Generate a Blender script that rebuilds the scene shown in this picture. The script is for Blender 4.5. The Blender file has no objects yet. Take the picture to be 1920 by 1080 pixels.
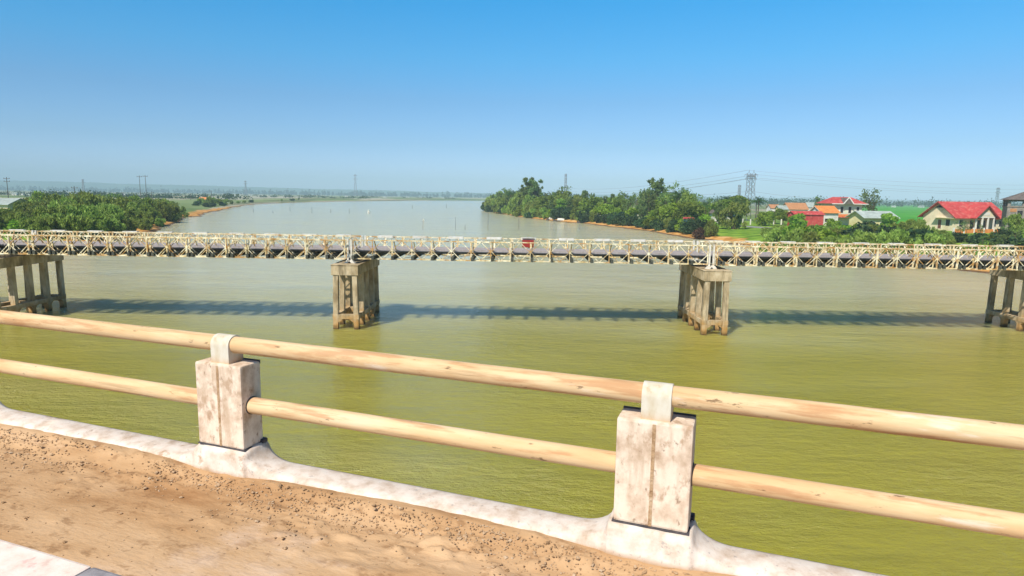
import bpy, math, random
import numpy as np
from mathutils import Vector, Matrix
random.seed(7); rng = np.random.default_rng(7)
R = math.radians
scene = bpy.context.scene
COL = scene.collection

# ------------------------------------------------------------ camera, sky, sun
F, PITCH, ROLL, CH, YAW = 1200.0, .1416, .0152, 10.23, .007     # focal length in px of a 1920 wide frame
cam_d = bpy.data.cameras.new("camera"); cam = bpy.data.objects.new("camera", cam_d); COL.objects.link(cam)
cam_d.sensor_width = 36; cam_d.lens = F/1920*36; cam_d.clip_start = .1; cam_d.clip_end = 30000
cam.matrix_world = Matrix.Translation((0, 0, CH)) @ Matrix.Rotation(YAW, 4, 'Z') @ Matrix.Rotation(math.pi/2-PITCH, 4, 'X') @ Matrix.Rotation(ROLL, 4, 'Z')
scene.camera = cam

SUN = Vector((-.50, -.80, 1.0)).normalized()                     # direction towards the sun: behind and left
ELEV = math.asin(SUN.z); AZ = math.atan2(SUN.x, SUN.y)
world = bpy.data.worlds.new("World"); scene.world = world; world.use_nodes = True
nt = world.node_tree; nt.nodes.clear()
def N(t, typ, **k):
    n = t.nodes.new(typ)
    for a, v in k.items(): setattr(n, a, v)
    return n
sky = N(nt, 'ShaderNodeTexSky', sky_type='NISHITA', sun_disc=False)
sky.sun_elevation = ELEV; sky.sun_rotation = AZ; sky.air_density = 1.0; sky.dust_density = .6; sky.ozone_density = 2.5
tcw = N(nt, 'ShaderNodeTexCoord'); sepw = N(nt, 'ShaderNodeSeparateXYZ'); rampw = N(nt, 'ShaderNodeValToRGB')
nt.links.new(tcw.outputs['Generated'], sepw.inputs[0]); nt.links.new(sepw.outputs[2], rampw.inputs[0])
SKYR = [(0, (.86, 1.06, 1.68)), (.03, (.68, .89, 1.46)), (.075, (.47, .70, 1.03)), (.14, (.36, .68, .96)), (.20, (.21, .80, 1.1)), (.285, (.05, .86, 1.24)), (.38, (.11, .38, .60)), (1, (.15, .28, .44))]
while len(rampw.color_ramp.elements) < len(SKYR): rampw.color_ramp.elements.new(.5)
for e, (p, c) in zip(rampw.color_ramp.elements, SKYR): e.position = p; e.color = (*c, 1)
mulw = N(nt, 'ShaderNodeMix', data_type='RGBA', blend_type='MULTIPLY'); mulw.inputs[0].default_value = 1
nt.links.new(sky.outputs[0], mulw.inputs[6]); nt.links.new(rampw.outputs[0], mulw.inputs[7])
bg = N(nt, 'ShaderNodeBackground'); bg.inputs[1].default_value = .12
nt.links.new(mulw.outputs[2], bg.inputs[0]); wo = N(nt, 'ShaderNodeOutputWorld'); nt.links.new(bg.outputs[0], wo.inputs[0])

sl = bpy.data.lights.new("sun", 'SUN'); sl.energy = 4.9; sl.angle = R(.5); sl.color = (1, .94, .84)
so = bpy.data.objects.new("sun", sl); COL.objects.link(so); so.rotation_euler = SUN.to_track_quat('Z', 'Y').to_euler()
scene.view_settings.view_transform = 'Standard'; scene.view_settings.look = 'None'; scene.view_settings.gamma = 1
scene.view_settings.exposure = .25

# ------------------------------------------------------------ pixel of the photograph -> point at a known depth
def ray(x, y):
    dx, dy = x-960, y-540
    U = dx*math.cos(ROLL)+dy*math.sin(ROLL); V = -dx*math.sin(ROLL)+dy*math.cos(ROLL)
    d = (U, F*math.cos(PITCH)-V*math.sin(PITCH), -F*math.sin(PITCH)-V*math.cos(PITCH))
    c, s = math.cos(YAW), math.sin(YAW)
    return (c*d[0]-s*d[1], s*d[0]+c*d[1], d[2])
def atY(x, y, Y):
    d = ray(x, y); t = Y/d[1]; return Vector((d[0]*t, Y, CH+d[2]*t))

# ------------------------------------------------------------ materials
MATS = {}; OFFS = {}
def pm(name, cols, scale=4, detail=6, rough=.8, bump=0, bscale=None, stretch=(1, 1, 1), metal=0, spec=.3, rand=0, dist=.02, extra=None):
    """procedural material: noise through a colour ramp, optional bump, per object brightness variation"""
    m = bpy.data.materials.new(name); m.use_nodes = True; t = m.node_tree; b = t.nodes['Principled BSDF']
    b.inputs['Roughness'].default_value = rough; b.inputs['Metallic'].default_value = metal; b.inputs['Specular IOR Level'].default_value = spec
    tc = N(t, 'ShaderNodeTexCoord'); mp = N(t, 'ShaderNodeMapping'); mp.inputs['Scale'].default_value = stretch
    src = tc.outputs['Object']
    if rand:
        oj = N(t, 'ShaderNodeObjectInfo'); mm = N(t, 'ShaderNodeMath', operation='MULTIPLY'); mm.inputs[1].default_value = 60; t.links.new(oj.outputs['Random'], mm.inputs[0])
        va = N(t, 'ShaderNodeVectorMath', operation='ADD'); t.links.new(src, va.inputs[0]); t.links.new(mm.outputs[0], va.inputs[1]); src = va.outputs[0]
    OFFS[t] = src
    t.links.new(src, mp.inputs[0])
    no = N(t, 'ShaderNodeTexNoise'); no.inputs['Scale'].default_value = scale; no.inputs['Detail'].default_value = detail; no.inputs['Roughness'].default_value = .62
    t.links.new(mp.outputs[0], no.inputs['Vector'])
    r = N(t, 'ShaderNodeValToRGB'); t.links.new(no.outputs[0], r.inputs[0])
    while len(r.color_ramp.elements) < len(cols): r.color_ramp.elements.new(.5)
    while len(r.color_ramp.elements) > len(cols): r.color_ramp.elements.remove(r.color_ramp.elements[-1])
    for e, (p, c) in zip(r.color_ramp.elements, cols): e.position = p; e.color = (*c, 1)
    out = r.outputs[0]
    if rand:
        oi = N(t, 'ShaderNodeObjectInfo'); mr = N(t, 'ShaderNodeMapRange'); mr.inputs[3].default_value = 1-rand; mr.inputs[4].default_value = 1+rand
        t.links.new(oi.outputs['Random'], mr.inputs[0])
        hs = N(t, 'ShaderNodeHueSaturation'); t.links.new(out, hs.inputs['Color']); t.links.new(mr.outputs[0], hs.inputs['Value']); out = hs.outputs[0]
    if extra: out = extra(t, tc, out)
    t.links.new(out, b.inputs['Base Color'])
    if bump:
        n2 = N(t, 'ShaderNodeTexNoise'); n2.inputs['Scale'].default_value = bscale or scale*3; n2.inputs['Detail'].default_value = 8
        t.links.new(mp.outputs[0], n2.inputs['Vector'])
        bp = N(t, 'ShaderNodeBump'); bp.inputs['Strength'].default_value = bump; bp.inputs['Distance'].default_value = dist
        t.links.new(n2.outputs[0], bp.inputs['Height']); t.links.new(bp.outputs[0], b.inputs['Normal'])
    MATS[name] = m
    return m
def blotch(color, scale, lo, hi, stretch=(1, 1, 1), fac=1, coord='Object'):
    """a second layer of stains with a shape of their own"""
    def f(t, tc, out):
        mp = N(t, 'ShaderNodeMapping'); mp.inputs['Scale'].default_value = stretch; mp.inputs['Location'].default_value = (3.7, 1.3, 9.1)
        t.links.new(OFFS[t], mp.inputs[0])
        n = N(t, 'ShaderNodeTexNoise'); n.inputs['Scale'].default_value = scale; n.inputs['Detail'].default_value = 7; n.inputs['Roughness'].default_value = .65
        t.links.new(mp.outputs[0], n.inputs['Vector'])
        mr = N(t, 'ShaderNodeMapRange', interpolation_type='SMOOTHSTEP'); mr.inputs[1].default_value = lo; mr.inputs[2].default_value = hi; mr.inputs[4].default_value = fac
        t.links.new(n.outputs[0], mr.inputs[0])
        mx = N(t, 'ShaderNodeMix', data_type='RGBA'); t.links.new(mr.outputs[0], mx.inputs[0]); t.links.new(out, mx.inputs[6]); mx.inputs[7].default_value = (*color, 1)
        return mx.outputs[2]
    return f
def chain(*fs):
    def f(t, tc, out):
        for g in fs: out = g(t, tc, out)
        return out
    return f
def zband(color, z0, z1, fac=1):
    """colour that belongs to a height of the object, such as the tide mark of a pier"""
    def f(t, tc, out):
        s = N(t, 'ShaderNodeSeparateXYZ'); t.links.new(tc.outputs['Object'], s.inputs[0])
        n = N(t, 'ShaderNodeTexNoise'); n.inputs['Scale'].default_value = 2.5; n.inputs['Detail'].default_value = 5; t.links.new(tc.outputs['Object'], n.inputs['Vector'])
        a = N(t, 'ShaderNodeMath', operation='MULTIPLY_ADD'); t.links.new(n.outputs[0], a.inputs[0]); a.inputs[1].default_value = abs(z1-z0)*1.2; t.links.new(s.outputs[2], a.inputs[2])
        mr = N(t, 'ShaderNodeMapRange', interpolation_type='SMOOTHSTEP'); mr.inputs[1].default_value = z0; mr.inputs[2].default_value = z1; mr.inputs[3].default_value = fac; mr.inputs[4].default_value = 0
        t.links.new(a.outputs[0], mr.inputs[0])
        mx = N(t, 'ShaderNodeMix', data_type='RGBA'); t.links.new(mr.outputs[0], mx.inputs[0]); t.links.new(out, mx.inputs[6]); mx.inputs[7].default_value = (*color, 1)
        return mx.outputs[2]
    return f
def leafmat(name, dark, mid, light, trans=.42):
    m = bpy.data.materials.new(name); m.use_nodes = True; t = m.node_tree; b = t.nodes['Principled BSDF']; o = t.nodes['Material Output']
    b.inputs['Roughness'].default_value = .6; b.inputs['Specular IOR Level'].default_value = .25
    g = N(t, 'ShaderNodeNewGeometry'); oi = N(t, 'ShaderNodeObjectInfo')
    tc = N(t, 'ShaderNodeTexCoord'); no = N(t, 'ShaderNodeTexNoise'); no.inputs['Scale'].default_value = .45; no.inputs['Detail'].default_value = 3
    t.links.new(tc.outputs['Object'], no.inputs['Vector'])
    a = N(t, 'ShaderNodeMath', operation='MULTIPLY_ADD'); a.inputs[1].default_value = .45; t.links.new(g.outputs['Random Per Island'], a.inputs[0])
    s = N(t, 'ShaderNodeMath', operation='MULTIPLY_ADD'); s.inputs[1].default_value = 1.3; s.inputs[2].default_value = -.42; t.links.new(no.outputs[0], s.inputs[0]); t.links.new(s.outputs[0], a.inputs[2])
    r = N(t, 'ShaderNodeValToRGB'); t.links.new(a.outputs[0], r.inputs[0]); r.color_ramp.elements.new(.5)
    for e, (p, c) in zip(r.color_ramp.elements, [(.1, dark), (.45, mid), (.85, light)]): e.position = p; e.color = (*c, 1)
    mr = N(t, 'ShaderNodeMapRange'); mr.inputs[3].default_value = .70; mr.inputs[4].default_value = 1.3; t.links.new(oi.outputs['Random'], mr.inputs[0])
    mh = N(t, 'ShaderNodeMapRange'); mh.inputs[3].default_value = .462; mh.inputs[4].default_value = .502; t.links.new(oi.outputs['Random'], mh.inputs[0])
    hs = N(t, 'ShaderNodeHueSaturation'); t.links.new(r.outputs[0], hs.inputs['Color']); t.links.new(mr.outputs[0], hs.inputs['Value']); t.links.new(mh.outputs[0], hs.inputs['Hue'])
    t.links.new(hs.outputs[0], b.inputs['Base Color'])
    tr = N(t, 'ShaderNodeBsdfTranslucent'); t.links.new(hs.outputs[0], tr.inputs[0])
    mx = N(t, 'ShaderNodeMixShader'); mx.inputs[0].default_value = trans; t.links.new(b.outputs[0], mx.inputs[1]); t.links.new(tr.outputs[0], mx.inputs[2]); t.links.new(mx.outputs[0], o.inputs[0])
    MATS[name] = m; return m

# white-wash kerb / post concrete
pm('kerb_paint', [(.25, (.42, .30, .20)), (.40, (.60, .48, .38)), (.55, (.72, .62, .53)), (.75, (.76, .69, .61))], 9, 9, .85, .5, 60, dist=.004,
   extra=chain(blotch((.33, .18, .08), 5, .60, .70, (1, 1, 1), .75), blotch((.30, .26, .24), 24, .60, .68, (1, 1, 1), .6), zband((.42, .27, .15), 8.385, 8.43, .85)))
pm('post_paint', [(.25, (.40, .27, .17)), (.42, (.64, .49, .36)), (.55, (.80, .66, .52)), (.75, (.84, .73, .60))], 9, 10, .85, .45, 50, stretch=(1, 1, .8), dist=.003, rand=.03,
   extra=chain(blotch((.38, .23, .13), 11, .53, .66, (1, 1, .7), .7), blotch((.22, .13, .08), 26, .60, .68, (1, 1, .6), .7), blotch((.50, .36, .24), 10, .52, .66, (1, 1, .12), .55)))
pm('rail_paint', [(.2, (.62, .36, .17)), (.45, (.66, .45, .24)), (.6, (.72, .53, .31)), (.8, (.76, .60, .41))], 3, 9, .8, .35, 24, stretch=(.45, 3, 3), dist=.003, spec=.15, rand=.02,
   extra=chain(blotch((.44, .20, .09), 2.6, .52, .62, (.45, 4, 4), .6), blotch((.30, .17, .08), 4.5, .57, .68, (.25, 6, 6), .45), blotch((.16, .09, .045), 7, .635, .69, (.9, 3, 3), .8), blotch((.80, .68, .55), 2.0, .58, .66, (.5, 3, 3), .7)))
pm('collar_paint', [(.3, (.45, .25, .10)), (.42, (.60, .52, .38)), (.6, (.68, .63, .52))], 12, 8, .8, .4, 60, stretch=(1, 1, .5), dist=.003,
   extra=zband((.50, .22, .04), .03, .13, .85))
pm('dark_joint', [(.3, (.04, .038, .045)), (.7, (.12, .10, .10))], 20, 5, .8)
pm('walkway_dirt', [(.28, (.34, .18, .08)), (.42, (.47, .285, .145)), (.55, (.55, .355, .195)), (.72, (.60, .41, .25))], 2.2, 12, .95, .6, 45, stretch=(.35, 1, 1), dist=.008, spec=.1,
   extra=chain(blotch((.25, .13, .06), 11, .53, .66, (.6, 1, 1), .6), blotch((.16, .09, .05), 34, .62, .68, (.7, 1, 1), .5), blotch((.72, .56, .44), 1.3, .55, .70, (.6, 1, 1), .5)))
pm('clod', [(.3, (.24, .14, .07)), (.5, (.46, .30, .17)), (.7, (.60, .46, .32))], 14, 6, .95, .5, 90, spec=.1)
pm('road_kerb_paint', [(.25, (.62, .40, .33)), (.42, (.80, .66, .56)), (.6, (.86, .75, .66))], 9, 9, .85, .4, 50, dist=.003, extra=blotch((.72, .30, .26), 6, .56, .68, (1, 1, 1), .7))
pm('road_kerb_grey', [(.3, (.16, .15, .16)), (.6, (.34, .32, .33))], 12, 8, .85, .4, 50, dist=.003)
pm('asphalt', [(.3, (.04, .04, .04)), (.7, (.07, .065, .06))], 60, 8, .9, .5, 120, dist=.004)
pm('deck_concrete', [(.3, (.20, .18, .15)), (.7, (.36, .33, .28))], 2, 8, .9, .3, 20)
# steel truss: cream paint with rust
pm('truss_paint', [(.32, (.32, .18, .05)), (.44, (.70, .55, .28)), (.58, (.86, .79, .57))], 2.2, 9, .6, .2, 20, rand=.12,
   extra=chain(blotch((.44, .20, .03), 1.1, .50, .60, (1, 1, 1), .8), blotch((.09, .06, .035), 5, .57, .64, (1, 1, 1), .85)))
pm('bright_paint', [(.30, (.45, .33, .18)), (.45, (.66, .62, .52)), (.7, (.76, .74, .68))], 4, 8, .6, .1, rand=.06)
pm('transom_dark', [(.3, (.035, .04, .035)), (.7, (.12, .12, .09))], 5, 7, .8, rand=.2)
pm('deck_planks', [(.3, (.27, .24, .235)), (.7, (.43, .39, .385))], 3, 7, .9, .3, 14, stretch=(4, 1, 1))
pm('stringer_dark', [(.3, (.06, .05, .035)), (.7, (.17, .13, .09))], 3, 6, .9)
pm('red_paint', [(.3, (.22, .02, .015)), (.7, (.38, .04, .03))], 6, 6, .6)
pm('pier_concrete', [(.25, (.13, .09, .05)), (.42, (.36, .27, .15)), (.56, (.54, .43, .27)), (.75, (.66, .57, .42))], 1.0, 10, .9, .5, 14, stretch=(1, 1, .6), dist=.02, rand=.08,
   extra=chain(blotch((.09, .07, .045), 1.3, .50, .66, (2.2, 2.2, .3), .6), zband((.46, .22, .03), 1.0, 2.6, .75), zband((.045, .03, .012), .25, .75, .9)))
# buildings
pm('wall_cream', [(.3, (.62, .48, .30)), (.5, (.76, .64, .43)), (.7, (.80, .70, .50))], .6, 8, .9, rand=.04)
pm('wall_white', [(.3, (.55, .52, .46)), (.7, (.80, .78, .72))], .6, 8, .9, rand=.1)
pm('wall_yellow', [(.3, (.60, .48, .20)), (.7, (.78, .70, .40))], .6, 8, .9)
pm('wall_pale_green', [(.3, (.55, .60, .42)), (.7, (.74, .76, .60))], .6, 8, .9)
pm('wall_block', [(.3, (.16, .13, .11)), (.7, (.34, .29, .25))], 1.5, 8, .95)
pm('roof_red', [(.3, (.40, .04, .04)), (.7, (.58, .085, .075))], .5, 8, .7, stretch=(1, 1, 1), extra=chain(blotch((.62, .26, .20), 1.0, .50, .64, (1, 1, 1), .5), blotch((.20, .04, .03), 1.8, .56, .66, (1, .4, 1), .5)))
pm('roof_orange', [(.3, (.55, .17, .04)), (.7, (.78, .30, .08))], 1, 8, .8)
pm('roof_brown', [(.3, (.36, .15, .06)), (.7, (.52, .26, .12))], 1.4, 8, .85)
pm('roof_grey', [(.3, (.26, .30, .27)), (.7, (.46, .52, .48))], .7, 8, .7, rand=.15)
pm('roof_dark', [(.3, (.09, .075, .065)), (.7, (.19, .16, .14))], 1.5, 8, .9)
pm('trim_white', [(.3, (.68, .64, .55)), (.7, (.82, .80, .74))], 1, 5, .8)
pm('opening_dark', [(.3, (.012, .012, .015)), (.7, (.04, .035, .035))], 1, 4, .4)
pm('door_brown', [(.3, (.12, .04, .025)), (.7, (.24, .09, .05))], 3, 5, .6)
pm('metal_grey', [(.3, (.20, .22, .24)), (.7, (.38, .40, .42))], 4, 5, .5, metal=.3)
pm('wood_pole', [(.3, (.06, .05, .045)), (.7, (.14, .12, .10))], 3, 5, .9)
pm('blue_sheet', [(.3, (.04, .16, .42)), (.7, (.10, .30, .60))], 3, 5, .6)
pm('road_grey', [(.3, (.22, .22, .23)), (.7, (.34, .34, .36))], 1, 5, .9)
pm('bark', [(.3, (.05, .035, .022)), (.7, (.16, .12, .08))], 3, 6, .9, rand=.15)
# foliage
leafmat('leaf_broad', (.07, .15, .02), (.16, .28, .035), (.27, .42, .07))
leafmat('leaf_bright', (.10, .22, .012), (.21, .37, .03), (.33, .50, .08))
leafmat('leaf_feather', (.08, .15, .045), (.15, .25, .07), (.24, .35, .10))
leafmat('leaf_bamboo', (.13, .22, .04), (.23, .35, .06), (.34, .46, .11))
leafmat('leaf_shrub', (.016, .045, .024), (.05, .11, .04), (.13, .23, .06))
leafmat('leaf_palm', (.015, .045, .010), (.04, .11, .02), (.10, .20, .04))
leafmat('leaf_dry', (.06, .03, .012), (.16, .10, .04), (.28, .20, .08))
leafmat('leaf_far', (.02, .055, .02), (.035, .085, .03), (.06, .12, .04))

# ------------------------------------------------------------ mesh builder
class MB:
    def __init__(s): s.v = []; s.f = []
    def add(s, vs, fs):
        o = len(s.v); s.v += [tuple(v) for v in vs]; s.f += [tuple(i+o for i in f) for f in fs]; return s
    def box(s, x0, x1, y0, y1, z0, z1):
        return s.add([(x0, y0, z0), (x1, y0, z0), (x1, y1, z0), (x0, y1, z0), (x0, y0, z1), (x1, y0, z1), (x1, y1, z1), (x0, y1, z1)],
              [(0, 3, 2, 1), (4, 5, 6, 7), (0, 1, 5, 4), (1, 2, 6, 5), (2, 3, 7, 6), (3, 0, 4, 7)])
    def bar(s, a, b, w, h=None, up=(0, 0, 1)):
        h = h or w; a = Vector(a); b = Vector(b); d = (b-a).normalized(); u = Vector(up)
        if abs(d.dot(u)) > .98: u = Vector((0, 1, 0))
        x = d.cross(u).normalized(); z = x.cross(d)
        vs = []
        for p in (a, b):
            for sx, sz in ((-1, -1), (1, -1), (1, 1), (-1, 1)): vs.append(p+x*sx*w/2+z*sz*h/2)
        return s.add(vs, [(0, 3, 2, 1), (4, 5, 6, 7), (0, 1, 5, 4), (1, 2, 6, 5), (2, 3, 7, 6), (3, 0, 4, 7)])
    def tube(s, pts, rad, n=8, cap=True):
        pts = [Vector(p) for p in pts]; rads = rad if isinstance(rad, (list, tuple)) else [rad]*len(pts); vs = []; fs = []
        for i, p in enumerate(pts):
            d = (pts[min(i+1, len(pts)-1)]-pts[max(i-1, 0)]).normalized(); u = Vector((0, 0, 1)) if abs(d.z) < .95 else Vector((0, 1, 0))
            x = d.cross(u).normalized(); z = x.cross(d)
            for k in range(n):
                a = 2*math.pi*k/n; vs.append(p+(x*math.cos(a)+z*math.sin(a))*rads[i])
        for i in range(len(pts)-1):
            for k in range(n): fs.append((i*n+k, i*n+(k+1) % n, (i+1)*n+(k+1) % n, (i+1)*n+k))
        if cap: fs += [tuple(range(n))[::-1], tuple(range((len(pts)-1)*n, len(pts)*n))]
        return s.add(vs, fs)
    def prism(s, poly, axis, t0, t1):
        """poly: list of 2D points in the two other axes, extruded along axis from t0 to t1"""
        n = len(poly); vs = []
        for t in (t0, t1):
            for a, b in poly: vs.append({'x': (t, a, b), 'y': (a, t, b), 'z': (a, b, t)}[axis])
        return s.add(vs, [tuple(range(n)), tuple(range(n, 2*n))[::-1]]+[(i, (i+1) % n, n+(i+1) % n, n+i) for i in range(n)])
    def mesh(s, name, mat, smooth=False, bevel=0):
        me = bpy.data.meshes.new(name); me.from_pydata(s.v, [], s.f); me.validate()
        import bmesh
        bm = bmesh.new(); bm.from_mesh(me); bmesh.ops.recalc_face_normals(bm, faces=bm.faces)
        if bevel: bmesh.ops.bevel(bm, geom=bm.edges[:], offset=bevel, segments=2, profile=.6, affect='EDGES', clamp_overlap=True)
        bm.to_mesh(me); bm.free()
        me.materials.append(mat if not isinstance(mat, str) else MATS[mat])
        if smooth: me.polygons.foreach_set('use_smooth', [True]*len(me.polygons))
        return me
    def build(s, name, mat, parent=None, smooth=False, bevel=0, loc=None):
        o = bpy.data.objects.new(name, s.mesh(name, mat, smooth, bevel)); COL.objects.link(o)
        if parent: o.parent = parent
        if loc: o.location = loc
        return o
def tag(o, label=None, cat=None, group=None, kind=None):
    if label: o['label'] = label
    if cat: o['category'] = cat
    if group: o['group'] = group
    if kind: o['kind'] = kind
    return o
def thing(name, label, cat, loc=(0, 0, 0), rz=0, group=None):
    o = bpy.data.objects.new(name, None); COL.objects.link(o); o.location = loc; o.rotation_euler = (0, 0, rz); o.empty_display_size = .2
    return tag(o, label, cat, group)
CH_ = {}
def copy_tree(o, parent=None):
    c = o.copy(); COL.objects.link(c); c.parent = parent
    for ch in [x for x in COL.objects if x.parent == o]: copy_tree(ch, c)
    return c
def copy_thing(o, label, loc, rz=0, sc=None):
    c = copy_tree(o); c['label'] = label; c.location = loc; c.rotation_euler = (0, 0, rz)
    if sc: c.scale = sc if isinstance(sc, tuple) else (sc, sc, sc)
    return c
WORDS = ['zeroth', 'first', 'second', 'third', 'fourth', 'fifth', 'sixth', 'seventh', 'eighth', 'ninth', 'tenth', 'eleventh', 'twelfth', 'thirteenth', 'fourteenth', 'fifteenth', 'sixteenth', 'seventeenth', 'eighteenth', 'nineteenth', 'twentieth']
def nth(n):
    if n <= 20: return WORDS[n]
    t = ['twenty', 'thirty', 'forty', 'fifty', 'sixty', 'seventy', 'eighty', 'ninety'][n//10-2]
    return (t+'-'+WORDS[n % 10]) if n % 10 else t[:-1]+'ieth'

# value noise for geometry
def vnoise(x, y, seed=0):
    xi = np.floor(x).astype(np.int64); yi = np.floor(y).astype(np.int64); xf = x-xi; yf = y-yi
    def h(a, b):
        n = (a*374761393+b*668265263+seed*982451653) & 0xffffffff
        n = ((n ^ (n >> 13))*1274126177) & 0xffffffff
        return ((n ^ (n >> 16)) & 0xffff)/65535.0
    u = xf*xf*(3-2*xf); v = yf*yf*(3-2*yf)
    return (h(xi, yi)*(1-u)+h(xi+1, yi)*u)*(1-v)+(h(xi, yi+1)*(1-u)+h(xi+1, yi+1)*u)*v
def fbm(x, y, o=4, seed=0):
    s = 0; a = .5; t = 0
    for i in range(o): s = s+a*vnoise(x*2**i, y*2**i, seed+i); t += a; a *= .5
    return s/t
def grid_mesh(name, P, mask=None, mat=None, attrs=None, smooth=True):
    n, m, _ = P.shape; idx = np.arange(n*m).reshape(n, m)
    q = np.stack([idx[:-1, :-1], idx[:-1, 1:], idx[1:, 1:], idx[1:, :-1]], -1).reshape(-1, 4)
    if mask is not None: q = q[(mask.ravel()[q]).any(1)]
    used = np.unique(q); rem = np.full(n*m, -1); rem[used] = np.arange(len(used)); q = rem[q]; V = P.reshape(-1, 3)[used]
    me = bpy.data.meshes.new(name); me.vertices.add(len(V)); me.vertices.foreach_set('co', V.astype(np.float32).ravel())
    me.loops.add(len(q)*4); me.loops.foreach_set('vertex_index', q.ravel().astype(np.int32))
    me.polygons.add(len(q)); me.polygons.foreach_set('loop_start', (np.arange(len(q))*4).astype(np.int32)); me.polygons.foreach_set('loop_total', np.full(len(q), 4, np.int32))
    me.update(); me.validate()
    for k, a in (attrs or {}).items():
        at = me.attributes.new(k, 'FLOAT', 'POINT'); at.data.foreach_set('value', a.ravel()[used].astype(np.float32))
    if smooth: me.polygons.foreach_set('use_smooth', [True]*len(me.polygons))
    me.materials.append(mat); o = bpy.data.objects.new(name, me); COL.objects.link(o); return o
def faces_mesh(name, V, nper, mat, parent=None):
    """V (k, nper, 3): k separate polygons"""
    k = len(V); me = bpy.data.meshes.new(name); me.vertices.add(k*nper); me.vertices.foreach_set('co', V.astype(np.float32).ravel())
    me.loops.add(k*nper); me.loops.foreach_set('vertex_index', np.arange(k*nper, dtype=np.int32))
    me.polygons.add(k); me.polygons.foreach_set('loop_start', (np.arange(k)*nper).astype(np.int32)); me.polygons.foreach_set('loop_total', np.full(k, nper, np.int32))
    me.update(); me.validate(); me.materials.append(MATS[mat]); o = bpy.data.objects.new(name, me); COL.objects.link(o)
    if parent: o.parent = parent
    return o

# ------------------------------------------------------------ the river and the land
WP = [(-70, -300), (-78, -50), (-82, 60), (-82.5, 101), (-80, 116), (-84, 133), (-93, 162), (-112, 212), (-133, 255), (-136, 274), (-150, 308), (-168, 360), (-182, 402), (-215, 500), (-239, 583),
      (-254, 727), (-252, 900), (-236, 1038), (-190, 1290), (-127, 1470), (-60, 1520), (20, 1500), (80, 1200), (70, 800), (30, 590), (-4, 500), (-22, 478), (-26, 462), (-19, 430), (-12, 392), (-5, 362), (6, 315),
      (16, 278), (30.5, 246), (40, 210), (47, 171), (51, 150), (58, 125), (68, 98), (72, 91), (80, 70), (88, 0), (95, -300)]
W = np.array(WP, float)
def sdist(x, y):
    """signed distance to the water's edge, positive on land"""
    shp = x.shape; x = x.ravel(); y = y.ravel(); d = np.full(x.shape, 1e9); ins = np.zeros(x.shape, bool)
    for a, b in zip(W, np.roll(W, -1, 0)):
        e = b-a; t = np.clip(((x-a[0])*e[0]+(y-a[1])*e[1])/(e@e), 0, 1)
        d = np.minimum(d, np.hypot(x-a[0]-t*e[0], y-a[1]-t*e[1]))
        if a[1] != b[1]:
            c = (a[1] > y) != (b[1] > y); ins ^= c & (x < (b[0]-a[0])*(y-a[1])/(b[1]-a[1])+a[0])
    return np.where(ins, -d, d).reshape(shp)
def land_h(x, y):
    d = sdist(x, y)+(fbm(x/9, y/9, 3, 5)-.5)*4*np.clip(y/150, .5, 2)
    right = x > y*.02-20
    h = np.interp(d, [-6, -1, 0, 2, 6, 14, 40, 80], [-2, -.5, 0, .45, 1.1, 1.7, 2.6, 3.1])
    h = h+np.where(d > 1, (fbm(x/6, y/6, 3, 9)-.5)*.5*np.clip(d/6, 0, 1), 0)
    return h, d
def gz(x, y):
    h, d = land_h(np.array([float(x)]), np.array([float(y)])); return float(h[0])
az = np.radians(np.linspace(-62, 62, 560)); rr = np.concatenate([np.linspace(20, 80, 30), np.geomspace(81, 7000, 330)])
A, Rr = np.meshgrid(az, rr); X = np.sin(A)*Rr; Y = np.cos(A)*Rr
Hh, D = land_h(X, Y)
rice = np.clip((X/Y-.50)/.03, 0, 1)*np.clip((Y-205)/20, 0, 1)

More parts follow.
